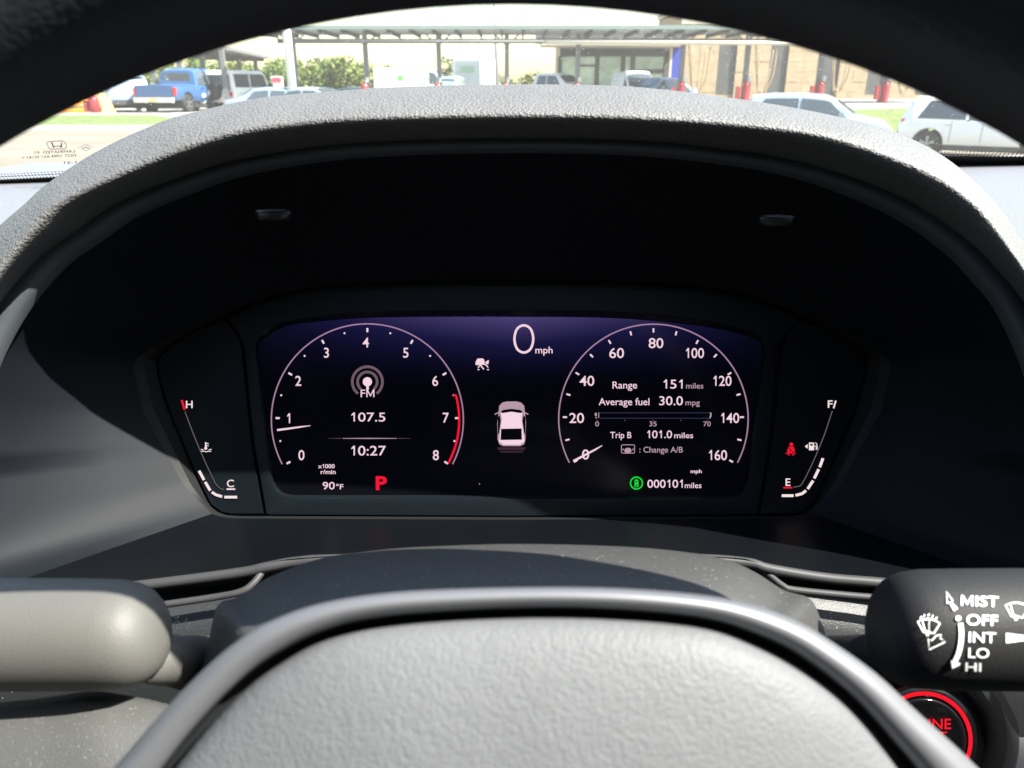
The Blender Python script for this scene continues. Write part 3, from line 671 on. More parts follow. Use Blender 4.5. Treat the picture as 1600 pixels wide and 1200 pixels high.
# ---- windshield
glassbot = [(-520, 330, .60), (-300, 305, .655), (0, 289, .71), (400, 269, .76), (800, 257, .785), (1200, 252, .80), (1600, 251, .80), (2200, 262, .78), (2800, 285, .73)]
gb = [P(*q) for q in catmull(glassbot, 8)]
def gtop(b): return Vector((.37 + (b.x - .37)*.86, -.22, 1.25 + .43))
NV = 14
rows = []
for j in range(NV + 1):
    f = j / NV; rows.append([b.lerp(gtop(b), f) + Vector((0, .02, .06)) * math.sin(PI*f) for b in gb])
ws = empty('windshield', tuple(gb[len(gb)//2]), 'dusty windshield glass with dotted black border at its base', 'windshield')
mg = bpy.data.materials.new('windshield_glass'); mg.use_nodes = True; t = mg.node_tree; t.nodes.remove(t.nodes['Principled BSDF'])
tr = t.nodes.new('ShaderNodeBsdfTransparent'); tr.inputs[0].default_value = (.92, .935, .925, 1)
df = t.nodes.new('ShaderNodeBsdfTranslucent'); df.inputs[0].default_value = (.8, .8, .74, 1)
df2 = t.nodes.new('ShaderNodeBsdfDiffuse'); df2.inputs[0].default_value = (.8, .8, .74, 1)
mxd = t.nodes.new('ShaderNodeMixShader'); mxd.inputs[0].default_value = .5; t.links.new(df.outputs[0], mxd.inputs[1]); t.links.new(df2.outputs[0], mxd.inputs[2])
tc = t.nodes.new('ShaderNodeTexCoord'); vo = t.nodes.new('ShaderNodeTexVoronoi'); vo.inputs['Scale'].default_value = 420; t.links.new(tc.outputs['Object'], vo.inputs['Vector'])
sp_ = t.nodes.new('ShaderNodeSeparateColor'); t.links.new(vo.outputs['Color'], sp_.inputs[0])
pw = t.nodes.new('ShaderNodeMath'); pw.operation = 'POWER'; pw.inputs[1].default_value = 4; t.links.new(sp_.outputs[0], pw.inputs[0])
ml = t.nodes.new('ShaderNodeMath'); ml.operation = 'MULTIPLY'; ml.inputs[1].default_value = .24; t.links.new(pw.outputs[0], ml.inputs[0])
lt = t.nodes.new('ShaderNodeMath'); lt.operation = 'LESS_THAN'; t.links.new(vo.outputs['Distance'], lt.inputs[0]); t.links.new(ml.outputs[0], lt.inputs[1])
ma = t.nodes.new('ShaderNodeMath'); ma.operation = 'MULTIPLY_ADD'; ma.inputs[1].default_value = .35; ma.inputs[2].default_value = .065; t.links.new(lt.outputs[0], ma.inputs[0])
mx1 = t.nodes.new('ShaderNodeMixShader'); t.links.new(ma.outputs[0], mx1.inputs[0]); t.links.new(tr.outputs[0], mx1.inputs[1]); t.links.new(mxd.outputs[0], mx1.inputs[2])
t.links.new(mx1.outputs[0], t.nodes['Material Output'].inputs[0])
V, F = loft(rows); part('glass', V, F, mg, ws)
M_frit = mat('frit_black', (.015, .013, .012), .5)
# black border with toothed edge and dots just inside the glass
def glass_pt(u, s, lift=.0015):
    """u along base curve 0..1, s metres up the glass"""
    x = u * (len(gb) - 1); i = min(int(x), len(gb) - 2); b = gb[i].lerp(gb[i+1], x - i); d = (gtop(b) - b).normalized()
    return b + d * s + Vector((0, -.4, -.9)).normalized() * lift
N = 1200; V = []; F = []
for i in range(N + 1):
    u = i / N; V += [glass_pt(u, -.02), glass_pt(u, .0155 + (.0022 if i % 2 else -.0012))]
F = [(2*i, 2*i+2, 2*i+3, 2*i+1) for i in range(N)]
part('black_border', V, F, M_frit, ws, smooth=False)
V = []; F = []
for i in range(0, N, 2):
    for k, (s0, rr) in enumerate(((.0215, .0011), (.0265, .0008))):
        u = (i + k) / N; n = len(V)
        for q in range(6): V.append(glass_pt(u + math.cos(q*PI/3)*rr/1.75, s0 + math.sin(q*PI/3)*rr*1.6))
        F.append(tuple(range(n, n + 6)))
part('border_dots', V, F, M_frit, ws, smooth=False, kind='stuff')
# factory marking, read from inside so mirrored
pa, pb, pc = glass_pt(.262, .0), glass_pt(.30, .0), glass_pt(.262, .1)
NG = (pb - pa).cross(pc - pa).normalized()
def mglass(px, py, lift=1):
    px, py = float(px), float(py)
    k = FW + (px - 800)/1200*RT + (600 - py)/1200*UP
    tt = (pa - CAM).dot(NG) / k.dot(NG) - .004
    return CAM + k * tt
M_print = mat('glass_print', (.05, .045, .035), .7)
text('LAMINATED  P1', 'marking_text', mglass, M_print, ws, left=54, right=117, base=239.5, h=4.2, mirror=True, rot=-.045, off=.01)
text('DOT 1094 AS1 M141 +', 'marking_text', mglass, M_print, ws, left=34, right=119, base=246.5, h=4.2, mirror=True, rot=-.045, off=.01)
text('1-31', 'marking_text', mglass, M_print, ws, left=100, right=121, base=256, h=4, mirror=True, rot=-.045, off=.01)
strokes('marking_emblem', [('s', catmull([(74, 222), (90, 220.4), (98, 220.6), (103, 225), (103.5, 230), (101, 232.5), (88, 232.7), (78, 232.4), (74.5, 227)], 4, True), 1.0, True),
   ('f', [(79.5, 222), (81.5, 222), (85.5, 230.8), (83, 231)]), ('f', [(96, 222.3), (97.2, 222.3), (96.8, 230.6), (93.8, 230.8)]), ('s', [(84.5, 228.4), (94.5, 228.4)], 1.3)], mglass, M_print, ws)
strokes('marking_diamond', [('s', [(122, 231), (134, 226), (147, 230.5), (135, 235.5)], .8, True), ('s', [(128, 230), (131, 232), (134, 229.5), (138, 232), (141, 230)], 1.2)], mglass, M_print, ws)

# ---- dashboard
dash = empty('dashboard', (.37, .5, 1.0), 'dark grained dashboard top and lower panels around the instrument hood', 'dashboard')
zd = 1.25 - .083
def dt(x, y): return (x, y, zd + .012 * ss(.1, .9, x) * ss(.4, .8, y))
xs = list(np.linspace(-.56, 1.30, 40))
rows = [[dt(x, y) for x in xs] for y in np.linspace(.43, .93, 14)]
V, F = loft(rows); part('top_pad', V, F, M_dashtop, dash)
for xa, xb in ((-.56, -.245), (.245, 1.30)):
    rows = [[(x, y, z) for x in np.linspace(xa, xb, 14)] for y, z in ((.43, zd - .001), (.36, zd - .002), (.31, zd - .006), (.285, zd - .02), (.275, zd - .05), (.29, zd - .2), (.34, zd - .35))]
    V, F = loft(rows, flip=True); part('side_pad', V, F, M_dashtop, dash)

# ---- instrument hood
CX, CY = 800, 640
def pol(fn, th, k=1.0, dy=0): r = fn(th) * k; return CX + r*math.cos(th), CY - r*math.sin(th) + dy
Sil = [(-170, 900), (-178, 760), (-160, 640), (-110, 490), (-50, 405), (0, 352), (37, 320), (75, 286), (156, 234), (250, 191), (312, 173), (406, 153), (500, 144), (620, 136), (800, 132), (980, 135), (1150, 154), (1290, 178), (1403, 208), (1487, 253), (1558, 320), (1600, 382), (1650, 460), (1710, 560), (1750, 680), (1765, 800), (1760, 900)]
Ter = [(-140, 900), (-145, 760), (-118, 640), (-70, 530), (-20, 450), (20, 395), (60, 345), (94, 316), (187, 272), (281, 234), (375, 206), (500, 190), (620, 184), (800, 181), (980, 184), (1150, 195), (1290, 214), (1431, 263), (1515, 315), (1570, 380), (1610, 440), (1650, 520), (1690, 600), (1715, 700), (1725, 800), (1722, 900)]
Lip = [(-100, 900), (-95, 760), (-80, 660), (-45, 560), (0, 477), (60, 405), (115, 365), (181, 320), (281, 278), (375, 250), (500, 230), (620, 221), (800, 217), (980, 220), (1100, 230), (1225, 248), (1335, 279), (1431, 321), (1510, 375), (1560, 425), (1600, 475), (1640, 560), (1665, 650), (1680, 750), (1685, 900)]
fS, fT, fL = [polar(q, CX, CY, closed=False) for q in (Sil, Ter, Lip)]
th0, th1 = math.radians(-15), math.radians(195)
TH = np.linspace(th0, th1, 200)
hood = empty('instrument_hood', tuple(P(800, 250, .3)), 'grained leather hood arching over the instrument cluster, sunlit on top', 'hood')
def mixr(a, b, f): return lambda t: a(t)*(1-f) + b(t)*f
spec = [(lambda t: fS(t)*.80, .46), (lambda t: fS(t)*.88, .40), (lambda t: fS(t)*.955, .345), (lambda t: fS(t)*.985, .322), (fS, .309),
        (mixr(fS, fT, .30), .2985), (mixr(fS, fT, .62), .2915), (mixr(fS, fT, .88), .2872), (mixr(fS, fT, 1.02), .2866),
        (mixr(fT, fL, .20), .2884), (mixr(fT, fL, .42), .2932), (mixr(fT, fL, .70), .3015), (mixr(fT, fL, 1.0), .3110)]
rows = [[P(*pol(fn, th), d) for th in TH] for fn, d in spec]
V, F = loft(rows, flip=True); part('leather_cover', V, F, M_leather, hood)
# smooth lip and inner liner (tunnel)
End = [(800, 434), (650, 436), (500, 444), (420, 461), (330, 495), (235, 545), (207, 565), (222, 640), (288, 760), (334, 806), (362, 810), (800, 812), (1238, 810), (1266, 806), (1312, 760), (1378, 640), (1393, 565), (1365, 545), (1270, 495), (1180, 461), (1100, 444), (950, 436)]
Bot = [(-95, 880), (-60, 915), (0, 926), (100, 922), (210, 912), (367, 890), (460, 873), (620, 866), (800, 864), (980, 866), (1150, 872), (1200, 883), (1290, 898), (1393, 906), (1600, 925), (1660, 915), (1690, 880)]
Open = Lip[1:-1] + Bot[::-1]
fO = polar(Open, CX, CY, closed=True, m=8); fE = polar(End, CX, CY, closed=True, m=8, linear=True)
TF = np.linspace(-PI, PI, 321)[:-1]
def dO(th):   # depth of the opening rim: front of the hood above, dash edge below
    s = math.sin(th); return .3110 - (.3110 - .305) * ss(.0, .35, -s)
def tun(th, f, k=1):   # concave liner
    r0, r1 = fO(th), fE(th); r = r0 + (r1 - r0) * f; d = dO(th) + (.388 - dO(th)) * f
    return CX + r*math.cos(th)*k, CY - r*math.sin(th)*k, d
steps = [(0, 0), (.05, -.0), (.16, .10), (.30, .25), (.50, .48), (.75, .75), (1.0, 1.0)]
rows = []
for f, g in steps:
    row = []
    for th in TF:
        r0, r1 = fO(th), fE(th); d0 = dO(th)
        r = r0 + (r1 - r0) * f; d = d0 + (.388 - d0) * (g if math.sin(th) > -.1 else f)
        row.append(P(CX + r*math.cos(th), CY - r*math.sin(th), d))
    rows.append(row)
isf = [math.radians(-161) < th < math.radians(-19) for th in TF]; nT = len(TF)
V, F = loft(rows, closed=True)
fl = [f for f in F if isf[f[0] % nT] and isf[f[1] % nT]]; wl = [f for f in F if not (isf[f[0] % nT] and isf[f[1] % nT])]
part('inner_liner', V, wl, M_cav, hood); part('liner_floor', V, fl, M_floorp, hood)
# bright lip line between leather and liner
rows = []
for k, dd in ((0, .0), (-.010, -.0014), (-.026, -.0016), (-.044, .0010), (-.058, .006)):
    rows.append([P(*pol(fL, th, 1 + k), .3105 + dd) for th in TH])
V, F = loft(rows, flip=True); part('lip', V, F, M_lip, hood)
# two screw caps in the ceiling of the liner
for px, py in ((427, 337), (1214, 346)):
    m = MB(); c = P(px, py, .318)
    a, b = RT, (UP * .55 - FW * -.83).normalized()
    ring = lambda r, dz: [c + a*r*math.cos(q) + (UP*.30 + FW*.6)*r*.62*math.sin(q) - UP*dz for q in np.linspace(0, 2*PI, 25)[:-1]]
    V, F = loft([ring(.0078, -.002), ring(.0075, .0010), ring(.0062, .0015), ring(.0056, -.0012), ring(.001, -.0016)], closed=True)
    part('screw_cap', V, F, mat('cap_plastic', (.006, .007, .008), .35), hood)

# ---- instrument cluster
DS = .400
clu = empty('instrument_cluster', tuple(P(800, 640, DS)), 'digital instrument cluster with two round dials and side gauges', 'instrument cluster')
def mscr(px, py, lift=1): return P(px, py, DS - .0004 * lift)
def mpod(px, py, lift=1): return P(px, py, .3955 - .0003 * lift)
Full = [(800, 438), (650, 440), (500, 448), (420, 464), (345, 495), (262, 540), (244, 562), (247, 590), (262, 640), (300, 730), (328, 790), (345, 803), (362, 806), (800, 808), (1238, 806), (1255, 803), (1272, 790), (1300, 730), (1338, 640), (1353, 590), (1356, 562), (1338, 540), (1255, 495), (1180, 464), (1100, 448), (950, 440)]
fF = polar(Full, CX, CY, closed=True, m=8, linear=True)
rows = [[P(*pol(fE, th), .388) for th in TF], [P(*pol(mixr(fE, fF, .45), th), .390) for th in TF], [P(*pol(fF, th), .3975) for th in TF]]
V, F = loft(rows, closed=True); part('side_ledge', V, F, M_ledge, clu, auto=30)
V = [P(*pol(fF, th, 1.0), .4045) for th in TF]; part('back_plate', V + [P(CX, CY, .4045)], [(i, (i+1) % 320, 320) for i in range(320)], M_black, clu)
V, F = loft([[P(*pol(fF, th, 1.0), .3975) for th in TF], [P(*pol(fF, th, 1.0), .4045) for th in TF]], closed=True); part('housing_edge', V, F, M_black, clu)
Scr = [(404, 546), (408, 535), (420, 525), (453, 509), (533, 500), (613, 496.5), (800, 496), (960, 498), (1093, 510), (1165, 525), (1183, 533), (1190, 546), (1190, 562), (1184, 600), (1179, 640), (1172, 690), (1166, 732), (1163, 748), (1160, 757), (1155, 765), (1145, 771), (1120, 773), (1080, 773), (1000, 773), (900, 773), (800, 773), (700, 773), (600, 773), (520, 773), (480, 773), (460, 773), (444, 770), (436, 764), (431, 757), (428, 748), (424, 725), (418, 680), (412, 620)]
fSc = polar(Scr, CX, CY, closed=True, m=8)
Cen = [(352, 497), (370, 514), (380, 538), (396, 690), (416, 804), (800, 806), (1184, 804), (1202, 690), (1214, 560), (1219, 537), (1232, 518), (1250, 497), (1180, 466), (1100, 450), (950, 442), (800, 440), (650, 442), (500, 450), (420, 466)]
fC = polar(Cen, CX, CY, closed=True, m=8, linear=True)
TF2 = np.linspace(-PI, PI, 721)[:-1]
rows = [[P(*pol(fn, th, k), d) for th in TF2] for fn, k, d in ((fC, .9995, .3985), (fC, .997, .3962), (mixr(fC, fSc, .55), 1, .3952), (mixr(fC, fSc, .80), 1, .3952), (mixr(fC, fSc, .92), 1, .3975), (fSc, 1, .4005))]
V, F = loft(rows, closed=True); part('screen_surround', V, F, M_surround, clu, auto=25)
# display glass with violet emission rising towards the top edge
ms = bpy.data.materials.new('display_panel'); ms.use_nodes = True; t = ms.node_tree; b = t.nodes['Principled BSDF']
b.inputs['Base Color'].default_value = (.002, .002, .003, 1); b.inputs['Roughness'].default_value = .12; b.inputs['Specular IOR Level'].default_value = .07
tc = t.nodes.new('ShaderNodeTexCoord'); sp = t.nodes.new('ShaderNodeSeparateXYZ'); t.links.new(tc.outputs['Object'], sp.inputs[0])
# object z of the panel top/bottom
zt_ = P(800, 496, DS).z - P(800, 640, DS).z; zm_ = P(800, 610, DS).z - P(800, 640, DS).z
mr = t.nodes.new('ShaderNodeMapRange'); mr.inputs[1].default_value = zm_; mr.inputs[2].default_value = zt_; t.links.new(sp.outputs[2], mr.inputs[0])
p2 = t.nodes.new('ShaderNodeMath'); p2.operation = 'POWER'; p2.inputs[1].default_value = 2.2; t.links.new(mr.outputs[0], p2.inputs[0])
ax = t.nodes.new('ShaderNodeMath'); ax.operation = 'ABSOLUTE'; t.links.new(sp.outputs[0], ax.inputs[0])
m2 = t.nodes.new('ShaderNodeMapRange'); m2.inputs[1].default_value = .0; m2.inputs[2].default_value = .125; m2.inputs[3].default_value = 1; m2.inputs[4].default_value = .12; t.links.new(ax.outputs[0], m2.inputs[0])
mm = t.nodes.new('ShaderNodeMath'); mm.operation = 'MULTIPLY'; t.links.new(p2.outputs[0], mm.inputs[0]); t.links.new(m2.outputs[0], mm.inputs[1])
cr = t.nodes.new('ShaderNodeValToRGB'); e = cr.color_ramp.elements
e[0].position = 0; e[0].color = (.0007, .0008, .0022, 1); e[1].position = 1; e[1].color = (.066, .050, .170, 1)
x_ = cr.color_ramp.elements.new(.35); x_.color = (.009, .008, .046, 1)
t.links.new(mm.outputs[0], cr.inputs[0]); t.links.new(cr.outputs[0], b.inputs['Emission Color']); b.inputs['Emission Strength'].default_value = 1 / EXPO
V = [P(*pol(fSc, th, 1.004), DS) for th in TF2] + [P(CX, CY, DS)]
scr = part('display', V, [(i, (i+1) % 720, 720) for i in range(720)], ms, clu, smooth=False)
# side pods
for side, outl in ((1, [(349, 499), (300, 518), (262, 542), (246, 563), (249, 590), (264, 640), (302, 730), (330, 789), (346, 801), (362, 804), (412.5, 804), (392.5, 690), (377, 540), (367, 517)]),):
    for sgn in (1, -1):
        o2 = [(x if sgn > 0 else 1600 - x - 1, y) for x, y in outl]
        if sgn < 0: o2 = [(x + (1.5 if y < 560 else 0), y) for x, y in o2]
        cx_ = sum(p[0] for p in o2)/len(o2); cy_ = sum(p[1] for p in o2)/len(o2)
        n = len(o2); V = [P(x, y, .4) for x, y in o2] + [P(cx_ + (x-cx_)*.992, cy_ + (y-cy_)*.995, .3958) for x, y in o2] + [P(cx_ + (x-cx_)*.98, cy_ + (y-cy_)*.985, .3955) for x, y in o2]
        F = [(i, (i+1) % n, n + (i+1) % n, n+i) for i in range(n)] + [(n+i, n+(i+1) % n, 2*n + (i+1) % n, 2*n+i) for i in range(n)] + [tuple(2*n + i for i in range(n))]
        pod = part('temperature_gauge' if sgn > 0 else 'fuel_gauge', V, F, M_pod, clu, smooth=False)
        if sgn > 0: podL = pod
        else: podR = pod
TF = np.linspace(-PI, PI, 321)[:-1]

# ---- display graphics
def root_part(name, items, m, parent=clu, mp=mscr, lift=1): return strokes(name, items, mp, m, parent, lift)
def dial(cx, cy, R, name, nmaj, minor):
    arc = [(cx + R*math.cos(a), cy - R*math.sin(a)) for a in np.linspace(math.radians(207.5), math.radians(-27.5), 120)]
    n = len(arc); d = strokes(name, [('s', arc, 2.0)], mscr, E_arc, clu)
    for i in range(nmaj*minor + 1):
        a = math.radians(208.5 - 237*i/(nmaj*minor)); maj = i % minor == 0
        if name == 'tachometer' and not maj:
            strokes('scale_dot', [('f', circ(cx + 140*math.cos(a), cy - 140*math.sin(a), 1.6, 8))], mscr, E_pink, d, 2)
        else:
            r0, r1 = (R - 13, R - 6.5)
            strokes('scale_mark', [('s', [(cx + r0*math.cos(a), cy - r0*math.sin(a)), (cx + r1*math.cos(a), cy - r1*math.sin(a))], 3.0 if name == 'tachometer' else 2.6)], mscr, E_pink, d, 2)
    return d
T = dial(574, 656, 150, 'tachometer', 8, 2)
for s, x, y in (('0', 471, 711), ('1', 451, 653.5), ('2', 466, 595), ('3', 510, 551), ('4', 571.5, 535), ('5', 634, 551), ('6', 680, 595), ('7', 696.5, 652.5), ('8', 681, 711)):
    text(s, 'numeral', mscr, E_pink, T, cx=x, base=y + 7.7, h=15.5, off=.008)
red = [(574 + 143.5*math.cos(a), 656 - 143.5*math.sin(a)) for a in np.linspace(math.radians(15.5), math.radians(-28.3), 40)]
strokes('redline', [('s', [(706.5, 618), (712.5, 617), red[0]], 2.2), ('s', red, 3.4)], mscr, E_red, T, 3)
strokes('needle', [('s', [(433, 672), (450, 669.8), (470, 667), (485, 665)], [3.2, 3.0, 2.4, 1.0])], mscr, E_pink, T, 4)
S = dial(1021, 654.5, 148, 'speedometer', 8, 2)
for s, x, y in (('0', 915, 710), ('20', 901, 653), ('40', 917, 595), ('60', 963.5, 551.5), ('80', 1025, 536), ('100', 1086, 551.5), ('120', 1129, 595), ('140', 1141, 653), ('160', 1122, 711)):
    wd = {1: 11, 2: 23, 3: 28}[len(s)]
    text(s, 'numeral', mscr, E_pink, S, left=x - wd/2, right=x + wd/2, base=y + 7.7, h=15.5, off=.008)
strokes('needle', [('s', [(896, 720.5), (912, 712), (930, 702.5), (941, 696)], [3.4, 3.2, 2.6, 1.0])], mscr, E_pink, S, 4)
# centre of tachometer: radio
T2 = T
strokes('radio_icon', [('s', circ(574, 596.5, 23.5, 48, -52, 232), 4.2), ('s', circ(574, 596.5, 15.3, 40, -50, 230), 4.2)], mscr, E_dim, T, 1)
strokes('radio_mast', [('f', circ(574, 596.5, 7.2, 24)), ('s', [(574.3, 602), (574.3, 609)], 4)], mscr, E_pink, T, 2)
text('FM', 'radio_band', mscr, E_pink, T, left=563.5, right=585, base=620.5, h=12, off=.004, lift=3)
text('107.5', 'radio_frequency', mscr, E_pink, T, left=549, right=602, base=658.5, h=14, off=.004)
m = MB(); V = []
strokes('divider', [('s', [(535, 685), (577, 685), (620, 685)], [.8, 1.5, .8])], mscr, E_pink2, T); strokes('divider', [('s', [(512, 685), (533, 685)], [.2, .7]), ('s', [(622, 685), (642, 685)], [.7, .2])], mscr, E_dim, T)
text('10:27', 'clock', mscr, E_pink, T, left=549, right=603, base=711.5, h=15, off=.006)
text('x1000', 'unit_text', mscr, E_pink, T, left=497, right=523, base=731.5, h=6.3, off=.018)
text('r/min', 'unit_text', mscr, E_pink, T, left=501, right=524.5, base=740.5, h=6.6, off=.018)
text('90', 'outside_temperature', mscr, E_pink, clu, left=504, right=523, base=764.5, h=11.5, off=.008)
text('°F', 'temperature_unit', mscr, E_pink, clu, left=525, right=536.5, base=764.5, h=8, off=.012)
text('P', 'gear_indicator', mscr, E_red, clu, left=587, right=604.5, base=765, h=20.5, off=.035)
strokes('display_speck', [('f', circ(749, 756, 1.0, 6))], mscr, E_pink2, clu)
# centre
strokes('speed_digit', [('s', catmull([(818.5, 508.3), (829, 514), (833.2, 529.5), (829, 545), (818.5, 550.8), (808, 545), (803.8, 529.5), (808, 514)], 8, True), 3.7, True)], mscr, E_pink, clu)
text('mph', 'speed_unit', mscr, E_pink, clu, left=836.5, right=863.5, base=552, h=10.5, off=.010)
strokes('cruise_icon', [('f', [(743, 566), (745.5, 561), (748, 560), (754, 560), (756.5, 562), (757.5, 567), (757.5, 570), (749, 570), (745, 570.5), (743, 570)]), ('s', circ(755, 577, 8, 12, 20, 75), 1.8), ('s', circ(755, 577, 8, 12, 105, 165), 1.8),
   ('s', [(750, 570), (756, 577)], 2), ('f', [(758, 566), (763, 562.5), (764, 564), (763, 569), (760, 569)]), ('s', [(746, 577.5), (749, 577.5)], 1.6), ('s', [(761, 577.5), (764, 577.5)], 1.6)], mscr, E_pink, clu)
# little car seen from behind and above
vc = strokes('car_graphic', [('f', [(779, 646), (780, 634), (785, 629), (792, 627.3), (807, 627.3), (814, 629), (819, 634), (820.5, 646), (821.8, 660), (821, 686), (819, 694), (813, 697), (786, 697), (780, 694), (777.5, 686), (777, 660)])], mscr, E_pink2, clu, 1)
strokes('roof_graphic', [('f', [(782.5, 644), (799, 641), (816, 644), (815, 655), (817, 669), (820, 690), (812, 695), (787, 695), (779.5, 690), (782, 669), (784, 655)])], mscr, E_pink, vc, 2)
E_blk = emit('display_black', (.002, .002, .004), 1)
strokes('window_graphic', [('f', [(782, 643.5), (786, 640.5), (799, 638.8), (813, 640.5), (817, 643.5), (814, 645.5), (799, 643.3), (785, 645.5)]), ('f', [(783, 670), (815, 669.5), (815.5, 687), (782, 687.5)]),
   ('f', [(777.8, 652), (781, 648), (782.5, 658), (780, 676), (777.8, 680)]), ('f', [(821, 652), (817.8, 648), (816.3, 658), (818.8, 676), (821, 680)])], mscr, E_blk, vc, 3)
strokes('mirror_graphic', [('s', [(773, 647.5), (780, 644)], 1.6), ('s', [(825.5, 647.5), (818.5, 644)], 1.6)], mscr, E_pink2, vc, 2)
strokes('shadow_graphic', [('f', [(777, 699), (821, 699), (820, 703), (778, 703)]), ('f', [(780, 704.5), (819, 704.5), (815, 707), (784, 707)])], mscr, emit('display_faint', (.30, .14, .22), .16), vc, 1)
# trip computer inside the speedometer
def tx(s, l, r, b, h, m=E_pink, off=.006, nm='trip_text'): text(s, nm, mscr, m, S, left=l, right=r, base=b, h=h, off=off)
tx('Range', 957, 995.5, 607, 11); tx('151', 1037, 1066.5, 607, 14); tx('miles', 1072, 1099, 607, 8.6, E_pink2)
tx('Average fuel', 935.5, 1014.7, 633, 11); tx('30.0', 1030, 1067, 633, 14); tx('mpg', 1071, 1093.5, 633, 8.6, E_pink2)
strokes('fuel_bar', [('s', [(937, 645), (1110, 645)], 1.0), ('s', [(937, 653.5), (1110, 653.5)], 1.0)], mscr, E_blue, S)
strokes('bar_end', [('s', [(931, 645), (931, 650)], 3.0), ('s', [(931.5, 651.5), (931.5, 653.5)], 2.4), ('s', [(935.5, 644.5), (935.5, 653)], 1.2), ('s', [(1110, 644.5), (1111, 648), (1109, 654)], 2.2)], mscr, E_pink2, S)
strokes('bar_tick', [('s', [(x, 656), (x, 657.7)], 1.3) for x in (933, 976.5, 1020, 1064, 1105)], mscr, E_dim, S)
tx('0', 930, 936, 666, 7.6, E_pink2); tx('35', 1014.5, 1026, 666, 7.6, E_pink2); tx('70', 1099, 1110.5, 666, 7.6, E_pink2)
tx('Trip B', 953.5, 986.5, 684.5, 9.8); tx('101.0', 1011.5, 1050, 684.5, 12); tx('miles', 1053.5, 1083, 684.5, 8.8, E_pink)
tx(': Change A/B', 999, 1067, 707, 9, E_pink2)
strokes('wheel_icon', [('s', [(971, 696), (972, 695), (990.5, 695), (991.5, 696), (991.5, 707), (990.5, 708), (972, 708), (971, 707)], 1.1, True), ('f', [(975, 704), (977.5, 700.5), (981, 699.5), (985, 700.5), (987, 704), (984.5, 707.6), (977.5, 707.6)]), ('s', [(973, 701), (974, 703.5)], 1.6), ('s', [(989.5, 701), (988.5, 703.5)], 1.6)], mscr, E_pink2, S)
tx('mph', 1079, 1096.5, 739, 5.6, E_pink, .02, 'unit_text')
strokes('status_ring', [('s', circ(994.5, 754.8, 9.3, 32), 2.0, True), ('f', [(991.2, 752.5), (992, 749.3), (997, 749.3), (997.8, 752.5), (997.3, 755), (997.9, 758), (997.4, 761), (991.6, 761), (991.1, 758), (991.7, 755)])], mscr, E_green, clu)
strokes('status_mark', [('f', [(992.5, 751.8), (996.5, 751.8), (996, 753.2), (993, 753.2)]), ('f', [(993, 757.5), (996, 757.5), (996.2, 759.5), (992.8, 759.5)])], mscr, E_blk, clu, 2)
text('000101', 'odometer', mscr, E_pink, clu, left=1011.5, right=1066.7, base=762, h=12.5, off=.008)
text('miles', 'odometer_unit', mscr, E_pink, clu, left=1070, right=1096, base=762.5, h=8.6, off=.006)
# side gauges
E_bar = emit('gauge_bar', (1, .84, .84), .95)
strokes('hot_mark', [('s', [(284, 625), (288.5, 640)], 3.4)], mpod, E_red, podL, 2)
text('H', 'gauge_letter', mpod, E_bar, podL, left=290.5, right=301, base=637.5, h=11.5, off=.012)
strokes('scale_line', [('s', catmull([(289, 643), (301, 675), (315, 709), (330, 742), (338, 757), (345, 763.5), (350, 764.5)], 4), 1.3)], mpod, E_line, podL)
strokes('coolant_icon', [('s', [(321.5, 691), (321.5, 700)], 2.2), ('s', [(322, 693), (326, 693)], 1.2), ('s', [(322, 696.5), (326, 696.5)], 1.2), ('f', circ(321.5, 700.3, 2.4, 10)), ('s', [(314, 702), (318, 703)], 1.3), ('s', [(326, 703), (330.5, 702)], 1.3), ('s', [(314, 705.5), (318, 704.8), (322, 706), (326, 704.8), (330, 705.5)], 1.3)], mpod, E_bar, podL, 2)
for a in ([(311, 735.5), (318.8, 750)], [(320.5, 753), (328.5, 766.5)], [(331, 768.8), (337, 773), (347, 776)], [(350.5, 776.8), (370.5, 776.8)]):
    strokes('level_bar', [('s', a, 4.2)], mpod, E_bar, podL, 2)
text('C', 'gauge_letter', mpod, E_bar, podL, left=354.5, right=365.5, base=761, h=11.5, off=.010)
strokes('letter_underline', [('s', [(354, 764.3), (367.5, 764.3)], 2.4)], mpod, E_bar, podL, 2)
text('F', 'gauge_letter', mpod, E_bar, podR, left=1293.5, right=1301, base=637, h=11.5, off=.012)
strokes('full_mark', [('s', [(1302.5, 638), (1306, 626)], 2.4)], mpod, E_bar, podR, 2)
strokes('scale_line', [('s', catmull([(1300.5, 642), (1292, 668), (1284, 690), (1268, 727), (1253, 756), (1246, 760), (1240, 761)], 4), 1.3)], mpod, E_line, podR)
strokes('fuel_icon', [('f', [(1264, 691.5), (1272, 691.5), (1272, 703.5), (1264, 703.5)]), ('s', [(1272, 697), (1275.3, 697), (1275.3, 702.5), (1277, 702)], 1.3), ('s', [(1277, 702), (1276.5, 694), (1274, 691.5)], 1.2), ('f', [(1257.5, 697.5), (1262, 694), (1262, 701)])], mpod, E_bar, podR, 2)
strokes('fuel_icon_window', [('f', [(1266, 693.5), (1270, 693.5), (1270, 696.5), (1266, 696.5)])], mpod, E_blk, podR, 3)
strokes('belt_warning', [('f', circ(1236.5, 694.5, 3.0, 12)), ('f', [(1232, 698), (1240.5, 698), (1242, 704), (1240, 708.5), (1231, 708.5), (1230, 704)]), ('s', [(1227.5, 708.5), (1231.5, 708), (1233, 712)], 2), ('s', [(1243, 708.5), (1240, 708), (1238.5, 712)], 2)], mpod, E_red, podR, 2)
strokes('belt_strap', [('s', [(1231, 699), (1240.5, 708.5)], 1.3)], mpod, E_blk, podR, 3)
